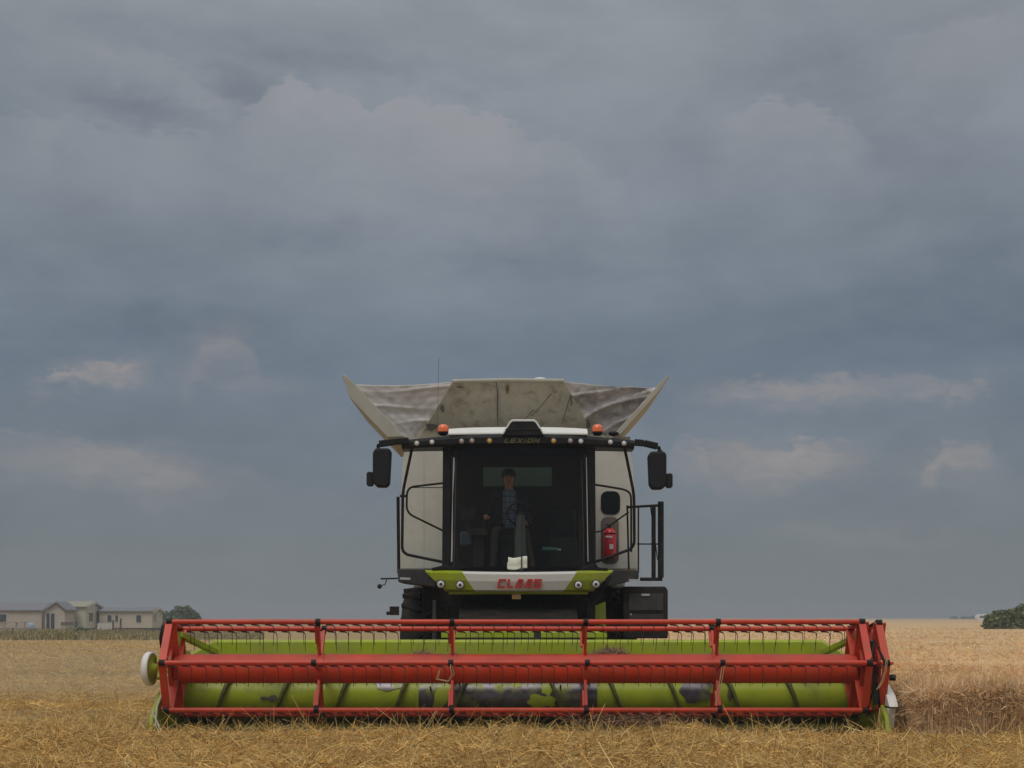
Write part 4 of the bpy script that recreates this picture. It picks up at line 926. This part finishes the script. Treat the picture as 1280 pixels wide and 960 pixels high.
# hands: palm plus five fingers closing on wheel rim / lever
def hand(c, fwd, side, up, name='hand'):
    fwd, side, up = Vector(fwd).normalized(), Vector(side).normalized(), Vector(up).normalized()
    pts = [c-fwd*.05, c, c+fwd*.03]; ed = [(0, 1), (1, 2)]; rd = [.026, (.034, .02), (.036, .018)]
    m = MB(); m.tube([c-fwd*.05, c-fwd*.01, c+fwd*.03], [.024, .032, .03], 10)
    for k, L_ in enumerate((.062, .075, .07, .055)):
        b_ = c+fwd*.03+side*(-.027+.018*k); m.tube([b_-fwd*.01, b_+fwd*L_*.4-up*.006, b_+fwd*L_*.6-up*.028, b_+fwd*L_*.35-up*.048], [.0095, .009, .0085, .006], 7)
    b_ = c-fwd*.01-side*.03; m.tube([b_, b_-side*.022+fwd*.02-up*.01, b_-side*.012+fwd*.045-up*.025], [.012, .010, .007], 7)
    m.build(name, M['skin'], body)
hand(handW+Vector((0, .0, .0)), (-.3, -.9, .2), (1, -.3, 0), (0, .2, 1)); hand(handC, (.2, -.95, 0), (-1, 0, 0), (0, .1, 1))

# things in and on the cab
p = P(647, 0, 21.28)
m = MB(); m.grid(lambda u, v: (P(634+25*u, 0, 21.17).x+(.015 if v > .6 and u < .2 else 0), 21.165+.006*math.sin(v*7)+.005*math.sin(u*9), P(0, 711.5-15*v+1.2*math.sin(u*5), 21.22).z), 12, 8)
o = m.build('paper_sheet', M['paper'], None, solid=.002); tag(o, 'crumpled pale yellow paper tucked under the wiper at the foot of the windscreen', 'paper')
ft_ = thing('fire_extinguisher', P(762, 697, YB-.09), 'red fire extinguisher in the niche of the side panel right of the cab', 'fire extinguisher')
c = P(762, 697, YB-.09); z1 = P(0, 660, YB-.09).z; hh = z1-c.z
MB().lathe(c, (0, 0, 1), [(0, .0001), (0, .09), (.02, .10), (hh-.07, .10), (hh-.02, .07), (hh, .03), (hh, .0001)], 24).build('cylinder_body', M['fire'], ft_)
m = MB(); m.tube([(c.x, c.y, c.z+hh), (c.x, c.y, c.z+hh+.04)], .02); m.bar((c.x-.05, c.y, c.z+hh+.045), (c.x+.06, c.y-.02, c.z+hh+.06), .02, .015); m.build('valve', M['black'], ft_)
m = MB(); m.prism([(c.x-.065, c.z+hh*.66), (c.x+.035, c.z+hh*.66), (c.x+.035, c.z+hh*.72), (c.x-.065, c.z+hh*.72)], c.y-.108, c.y-.09); m.build('sticker', M['whiteclean'], ft_); m = MB(); m.prism([(c.x-.01, c.z+hh*.28), (c.x+.05, c.z+hh*.28), (c.x+.05, c.z+hh*.44), (c.x-.01, c.z+hh*.44)], c.y-.108, c.y-.09); m.build('sticker', M['whiteclean'], ft_)
m = MB(); m.lathe(c, (0, 0, 1), [(hh*.78, .102), (hh*.82, .104), (hh*.82, .1)], 24); m.build('strap', M['black'], ft_)
b0 = thing('drink_bottle', P(690, 687, 21.8), 'teal bottle lying beside the passenger seat inside the cab', 'bottle')
p0, p1 = P(678, 686, 21.8), P(697, 687, 21.8); MB().tube([p0, p1], .03, 10).build('bottle_body', M['teal'], b0); MB().tube([p1, p1+Vector((.05, 0, 0))], .014, 8).build('cap', M['whiteclean'], b0)
b0 = MB().box(P(575, 664, 21.8), P(590, 683, 22.0)).build('storage_bag', M['bluething'], None, .03); tag(b0, 'blue grey bag low beside the console in the left of the cab', 'bag')

# ---- straw caught on the header
def wisp(name, pxs, Y, label, r=.006):
    m = MB(); m.tube([P(a, b_, Y+rnd.uniform(-.02, .02)) for a, b_ in pxs], r, 5); m.tube([P(a+rnd.uniform(1, 3), b_+rnd.uniform(-2, 2), Y) for a, b_ in pxs[::-1]], r*.8, 5)
    tag(m.build(name, M['thatchlight'], None), label, 'straw', 'loose straws caught on the reel')
M['thatchlight'] = mat('pale_straw', (.55, .38, .20), .8, var=.2)
wisp('straw_wisp', [(564, 826), (563, 834), (565, 843), (560, 852), (545, 849), (549, 838)], 18.15, 'bent straw hanging from the reel beside the second spoke frame from the left')
wisp('straw_wisp', [(903, 830), (900, 850), (896, 868), (894, 882)], 18.15, 'straws hanging in front of the rightmost inner spoke frame of the reel')
wisp('straw_wisp', [(1108, 822), (1106, 840), (1102, 852), (1096, 862)], 18.15, 'straws caught on the right end plates of the reel')
wisp('straw_wisp', [(1100, 885), (1098, 900), (1096, 914)], 17.9, 'straw standing in front of the right foot of the header')
wisp('straw_wisp', [(545, 888), (535, 905), (528, 915)], 18.0, 'pale straw leaning on the lowest reel bar left of centre')
def clump(px, py, Y, rx, rz, n, label, mt):
    m = MB(); c = P(px, py, Y)
    for k in range(n):
        a = c+Vector((rnd.gauss(0, rx*.45), rnd.gauss(0, .05), abs(rnd.gauss(0, rz*.5)))); d = Vector((rnd.uniform(-1, 1), rnd.uniform(-.5, .5), rnd.uniform(-.5, .4))).normalized()*rnd.uniform(.05, .14)
        m.tube([a-d, a+Vector((0, 0, .02)), a+d], .004, 4, False)
    tag(m.build('straw_clump', mt, None), label, 'straw', 'clumps of straw on the header')
clump(762, 821, 20.0, .22, .08, 260, 'reddish clump of straw lying on the header behind the reel tube, right of centre', M['thatch'])
clump(528, 821, 20.0, .15, .03, 90, 'thin clump of straw on the header behind the reel tube, left of centre', M['thatch'])
clump(790, 905, 18.5, .8, .10, 420, 'tangle of straw under the reel in front of the knife, right of centre', M['thatch'])

# ================================================================ BACKGROUND
M['wallA'] = mat('beige_cladding', (.50, .44, .37), .8, var=.05, vscale=1); M['wallB'] = mat('cream_cladding', (.56, .54, .42), .8, var=.05, vscale=1); M['wallC'] = mat('buff_cladding', (.50, .46, .36), .8, var=.05, vscale=1)
M['roofgrey'] = mat('grey_roof_sheet', (.20, .20, .21), .7, var=.1); M['roofcream'] = mat('pale_roof_sheet', (.33, .31, .22), .7, var=.1)
M['pane'] = mat('dark_window_glass', (.05, .055, .06), .15, var=.1, coat=.5); M['trim'] = mat('white_trim', (.55, .52, .48), .6, var=.05); M['wood'] = mat('weathered_wood', (.40, .35, .28), .9, var=.2, vscale=8)
def caravan(px0, px1, Y, eave, ridge, depth, wall, roof_, wins, label, lattice=True):
    x0, x1 = P(px0, 0, Y).x, P(px1, 0, Y).x; ze, zr_ = P(0, eave, Y).z, P(0, ridge, Y).z
    t0 = thing('static_caravan', ((x0+x1)/2, Y+depth/2, 0), label, 'mobile home', 'mobile homes beyond the field')
    MB().prism([(Y, .35), (Y+depth, .35), (Y+depth, ze), (Y+depth/2, zr_-.12), (Y, ze)], x0, x1, 'X').build('wall', wall, t0)
    MB().box((x0+.1, Y+.1, 0), (x1-.1, Y+depth-.1, .349)).build('skirt', M['niche'], t0)
    m = MB()
    for s_ in (0, 1):
        ya, yb_ = (Y-.25, Y+depth/2) if s_ == 0 else (Y+depth/2, Y+depth+.25); za, zb2 = (ze-.05, zr_) if s_ == 0 else (zr_, ze-.05)
        m.add([(x, y, z+d) for x in (x0-.2, x1+.2) for (y, z) in ((ya, za), (yb_, zb2)) for d in (0, .09)], [(0, 1, 3, 2), (4, 6, 7, 5), (0, 4, 5, 1), (2, 3, 7, 6), (1, 5, 7, 3), (0, 2, 6, 4)])
    m.build('roof', roof_, t0)
    m = MB(); m.prism([(Y-.2, ze-.02), (Y+depth/2, zr_+.03), (Y+depth+.2, ze-.02), (Y+depth+.2, ze-.2), (Y+depth/2, zr_-.17), (Y-.2, ze-.2)], x1+.21, x1+.25, 'X'); m.build('bargeboard', M['trim'], t0)
    for wx, wy0, wy1, ww in wins:
        a, b_ = P(wx-ww/2, wy1, Y), P(wx+ww/2, wy0, Y); f = MB().box((a.x-.07, Y-.05, a.z-.07), (b_.x+.07, Y-.003, b_.z+.07)).build('window', M['trim'], t0)
        MB().box((a.x, Y-.07, a.z), (b_.x, Y-.053, b_.z)).build('pane', M['pane'], f)
    # windows on the gable end
    m = MB().box((x1+.003, Y+depth*.2, 1.1), (x1+.04, Y+depth*.42, 2.0)).build('window', M['pane'], t0)
    return t0, x0, x1, ze, zr_
A, ax0_, ax1_, aze, azr = caravan(-120, 52, 160, 763, 753.8, 5, M['wallA'], M['roofgrey'], [(4, 768, 779, 8), (-30, 768, 779, 9)], 'beige mobile home with dark grey roof and gabled porch, leftmost of the row')
# porch gable of the first home
Yp = 157.6; m = MB(); m.prism(px_poly([(56, 790), (56, 764), (70, 755), (81, 764), (81, 790)], Yp), Yp, 161); m.build('porch', M['wallA'], A)
m = MB(); m.prism(px_poly([(52, 766), (70, 753.5), (83, 764.5), (83, 762), (70, 751.6), (52, 763.5)], Yp-.3), Yp-.3, 161.5); m.build('porch_roof', M['roofgrey'], A)
m = MB()
for a in ((58, 767, 62, 786), (63.5, 767, 68, 786)): m.box(P(a[0], a[1], Yp-.05), P(a[2], a[3], Yp-.01))
m.build('glazed_door', M['pane'], A)
caravan(74, 107, 162, 758.5, 752.3, 6.5, M['wallB'], M['roofcream'], [(80, 765, 776, 3.4), (86, 765, 776, 3.4)], 'cream mobile home with pale roof, between the two grey-roofed ones')
caravan(124, 190, 166, 764, 759.8, 5, M['wallC'], M['roofgrey'], [(137, 769, 777, 5), (146, 769, 777, 3), (173.5, 769, 777.5, 6)], 'long low buff mobile home with grey roof nearest the green trees')
# fence, posts, tank, table
fn_ = thing('rail_fence', (P(10, 0, 140).x, 140, 0), 'pale wooden post and rail fence at the left edge of the field', 'fence')
for px in (-30, -10, 6, 20, 31): MB().box((P(px, 0, 140).x-.06, 139.95, -.1), (P(px, 0, 140).x+.06, 140.05, 1.15)).build('post', M['wood'], fn_)
m = MB()
for z in (.35, .7, 1.05): m.box((P(-32, 0, 140).x, 139.9, z-.05), (P(33, 0, 140).x, 139.94, z+.05))
m.build('rails', M['wood'], fn_)
for px, py0, lab in ((95, 776, 'dark fence post in front of the cream mobile home'), (141, 775, 'thick dark fence post left of the pair before the buff mobile home'), (150.5, 773, 'taller leaning dark fence post before the buff mobile home')):
    b_ = P(px, 0, 138); tp = P(px+.6, py0, 138); o = MB().tube([(b_.x, 138, -.1), (tp.x, 138, tp.z)], .09, 7).build('fence_post', M['niche'], None); tag(o, lab, 'post', 'fence posts at the field edge')
wb = thing('water_barrel', (P(39, 0, 141).x, 141, 0), 'pale blue water barrel behind the fence near the porch', 'barrel')
c = P(39, 0, 141); M['paleblue'] = mat('pale_blue_plastic', (.42, .50, .58), .5)
MB().lathe((c.x, 141, 0), (0, 0, 1), [(.35, .25), (.4, .30), (.7, .33), (1.0, .30), (1.05, .25), (1.05, .001)], 16).build('drum', M['paleblue'], wb); MB().box((c.x-.3, 140.8, 0), (c.x+.3, 141.2, .345)).build('stand', M['wood'], wb)
pt = thing('picnic_table', (P(28, 0, 150).x, 150, 0), 'dark garden table in front of the beige mobile home', 'table'); c = P(29, 0, 150)
MB().box((c.x-.9, 149.6, 1.0), (c.x+.9, 150.4, 1.07)).build('table_top', M['niche'], pt)
for s_ in (-1, 1): MB().bar((c.x+s_*.7, 149.7, 0), (c.x+s_*.6, 150, 1.0), .1, .1).build('leg', M['niche'], pt)
sg = thing('white_panel_fence', (P(130, 0, 150).x, 150, 0), 'low white panel fence before the left end of the buff mobile home', 'fence')
for px in (124, 129, 134, 139): MB().box((P(px, 0, 150).x-.18, 150, 0), (P(px, 0, 150).x+.18, 150.05, .95)).build('panel', M['trim'], sg)
dk = thing('garden_deck', (P(84, 0, 156).x, 156, 0), 'grey balustraded deck in front of the cream mobile home', 'deck')
MB().box(P(76, 787, 156), P(92, 783, 158)).build('deck_floor', M['wood'], dk); MB().box(P(76, 782, 155.9), P(92, 777.5, 155.95)).build('balustrade', M['niche'], dk)
# trees and hedges
def foliage_mat(name, c1, c2):
    m_ = bpy.data.materials.new(name); m_.use_nodes = True; t = NT(m_.node_tree); b = m_.node_tree.nodes['Principled BSDF']
    n_ = t.noise(t.n('ShaderNodeTexCoord').outputs['Object'], .8, 5, .7); c = t.mix(t.rng(n_, .35, .65), c1, c2)
    at = t.n('ShaderNodeAttribute', attribute_name='tint'); c = t.mix(1, c, at.outputs['Color'], 'MULTIPLY')
    t.put(b.inputs['Base Color'], c); b.inputs['Roughness'].default_value = .8; return m_
M['leafA'] = foliage_mat('grey_green_leaves', (.11, .14, .07), (.17, .20, .11)); M['leafB'] = foliage_mat('dark_hedge_leaves', (.07, .10, .022), (.17, .18, .06)); M['bark'] = mat('bark', (.09, .07, .05), .9)
M['grassmat'] = mat('dry_verge_grass', (.38, .31, .15), .9, var=.3, vscale=.6, attr='tint', spec=.1)
def crown(name, lobes, n, size, mt, parent):
    Vv = []; Tt = []
    wts = np.array([l[3]*l[4]*l[5] for l in lobes])**.67; wts = wts/wts.sum()
    for (cx, cy, cz, rx, ry, rz), wq in zip(lobes, wts):
        k = int(n*wq); d = rng.normal(size=(k, 3)); d /= np.linalg.norm(d, axis=1, keepdims=True); rr = rng.uniform(.55, 1.05, k)**.6
        rr *= .8+.4*vnoise(d[:, 0]*2+cx+9, d[:, 2]*2+cz+5, 2.1); c = np.array([cx, cy, cz])+d*np.array([rx, ry, rz])*rr[:, None]
        a = rng.normal(size=(k, 3)); a /= np.linalg.norm(a, axis=1, keepdims=True); b_ = np.cross(a, rng.normal(size=(k, 3))); b_ /= np.linalg.norm(b_, axis=1, keepdims=True)
        s_ = size*rng.uniform(.5, 1.2, (k, 1)); Vv.append(np.stack([c-a*s_-b_*s_*.5, c+a*s_*.2-b_*s_, c+a*s_+b_*s_*.4, c-a*s_*.3+b_*s_], 1).reshape(-1, 3))
        q_ = rng.uniform(.6, 1.4, k); Tt.append(np.repeat(np.stack([q_, q_, q_*.9, np.ones(k)], -1), 4, 0))
    V = np.concatenate(Vv); off = np.array(ORG[parent.name]) if parent else np.zeros(3); o = fast_mesh(name, V-off, np.arange(len(V)).reshape(-1, 4), [mt], np.concatenate(Tt))
    if parent: o.parent = parent
    return o
def tree(name, px, Y, top, halfw, n, size, mt, label, cat='tree', group=None, lob=None):
    c = P(px, 0, Y); zt_ = P(0, top, Y).z; wv = halfw/F*Y; t0 = thing(name, (c.x, Y, 0), label, cat, group)
    m = MB(); m.tube([(c.x, Y, -.1), (c.x+.1, Y, zt_*.4), (c.x, Y, zt_*.8)], [.22, .15, .05], 7)
    for k in range(5): a = k*1.3; m.tube([(c.x, Y, zt_*.3), (c.x+math.cos(a)*wv*.5, Y+math.sin(a)*wv*.5, zt_*.7)], [.09, .03], 5)
    m.build('trunk', M['bark'], t0)
    lobes = lob or [(c.x, Y, zt_*.50, wv*.75, wv*.7, zt_*.49), (c.x-wv*.45, Y, zt_*.42, wv*.55, wv*.5, zt_*.38), (c.x+wv*.45, Y+.3, zt_*.40, wv*.55, wv*.5, zt_*.38), (c.x+wv*.15, Y-wv*.3, zt_*.6, wv*.5, wv*.4, zt_*.34)]
    crown('crown', lobes, n, size, mt, t0); return t0
tree('round_tree', 229, 190, 757.5, 21, 5000, .20, M['leafA'], 'rounded grey green tree beside the buff mobile home', group='trees by the mobile homes')
tree('small_tree', 206, 195, 764, 9, 1500, .16, M['leafA'], 'small thin tree between the buff mobile home and the rounded tree', group='trees by the mobile homes')
tree('low_bush', 101, 132, 784, 11, 1500, .10, M['leafA'], 'low green bush on the verge in front of the cream mobile home', 'bush')
# right hand hedge mass
hp = P(1275, 0, 120)
hl = []
for k in range(13):
    px = 1246+k*15; top = 766-(min(k, 6))*2.9-rnd.uniform(0, 2); z = P(0, top, 120).z; c = P(px, 0, 120+k*.5); hl.append((c.x, c.y, z*.45, 1.1, 1.6, z*.58))
th = thing('field_hedge', (hp.x, 122, 0), 'dark green bushy hedge rising at the right edge of the wheat', 'hedge')
m = MB()
for l in hl[::2]: m.tube([(l[0], l[1], -.1), (l[0]+.1, l[1], l[2]*1.2)], [.12, .05], 6)
m.build('trunk', M['bark'], th); crown('crown', hl, 26000, .13, M['leafB'], th)
# white distant building/vehicle + far tree line
wv_ = thing('touring_caravan', (P(1228, 0, 420).x, 420, 0), 'tiny white caravan on the horizon left of the hedge', 'caravan')
c = P(1229, 0, 420); MB().prism([(c.x-1.6, .5), (c.x+1.4, .5), (c.x+1.7, 1.8), (c.x+1.2, 2.5), (c.x-1.2, 2.4), (c.x-1.8, 1.5)], 420, 422.2).build('shell', M['whiteclean'], wv_, .1)
MB().box((c.x-.9, 419.97, 1.4), (c.x+.9, 419.99, 2.0)).build('window', M['pane'], wv_); MB().tube([(c.x, 420, .35), (c.x, 420.2, .35)], .35, 14).build('wheel', M['rubber'], wv_)
ll = [(P(1195+k*6.5, 0, 900).x, 900+rnd.uniform(-5, 5), .8, 2.2, 2, rnd.uniform(.9, 1.5)) for k in range(6)]
o = crown('distant_trees', ll, 3000, .5, M['leafA'], None); tag(o, 'thin far line of trees on the horizon', 'trees', kind='stuff')
# dry grass bank at the fence
N = 26000; px = rng.uniform(-160, 330, N); yv = rng.uniform(100, 150, N); yv = np.where(rng.random(N) < .7, yv, yv+12); xg = (px-640)/F*yv; hgt = .7*rng.uniform(.25, .8, N)*(.5+fbm(xg, yv, .25, 3))*np.clip((300-px)/160, .25, 1)
b = np.stack([xg, yv, np.zeros(N)], -1); a = rng.uniform(0, 6.28, N); d = np.stack([np.cos(a)*.35, np.sin(a)*.35, np.ones(N)], -1); d /= np.linalg.norm(d, axis=1, keepdims=True)
gt = tints(N, .55, 1.1); grn = fbm(xg, yv, .3, 3) > .52; gt[grn, :3] *= (.72, .78, .62)
pv = ribbons(b, d, hgt, rng.uniform(.05, .12, N), rng.uniform(.05, .4, N), 3, rng.uniform(0, .2, N), gt)
vg = fast_mesh('verge_grass', *pv[:2], [M['grassmat']], pv[2]); tag(vg, 'rough dry grass along the fence before the mobile homes', 'grass', kind='stuff')

# ================================================================ AIR
def volume(name, density, colour, dens_noise=False):
    m_ = bpy.data.materials.new(name); m_.use_nodes = True; nt = m_.node_tree; nt.nodes.clear(); t = NT(nt)
    v = t.n('ShaderNodeVolumePrincipled'); v.inputs['Color'].default_value = (*colour, 1); v.inputs['Density'].default_value = density; v.inputs['Anisotropy'].default_value = .2
    o = t.n('ShaderNodeOutputMaterial'); nt.links.new(v.outputs[0], o.inputs['Volume']); return m_
hz = MB().box((-900, -40, -2), (900, 1600, 12)).build('haze', volume('haze_air', .0011, (.85, .88, .92)), None); tag(hz, kind='stuff')

m = MB(); m.sphere((-8.5, 27, .25), 1, 32, 16, (6.0, 4.5, .75)); du = m.build('dust', volume('dust_air', .035, (1.0, .93, .74)), None)
tag(du, 'thin pale dust drifting low over the stubble left of the header', 'dust', kind='stuff')
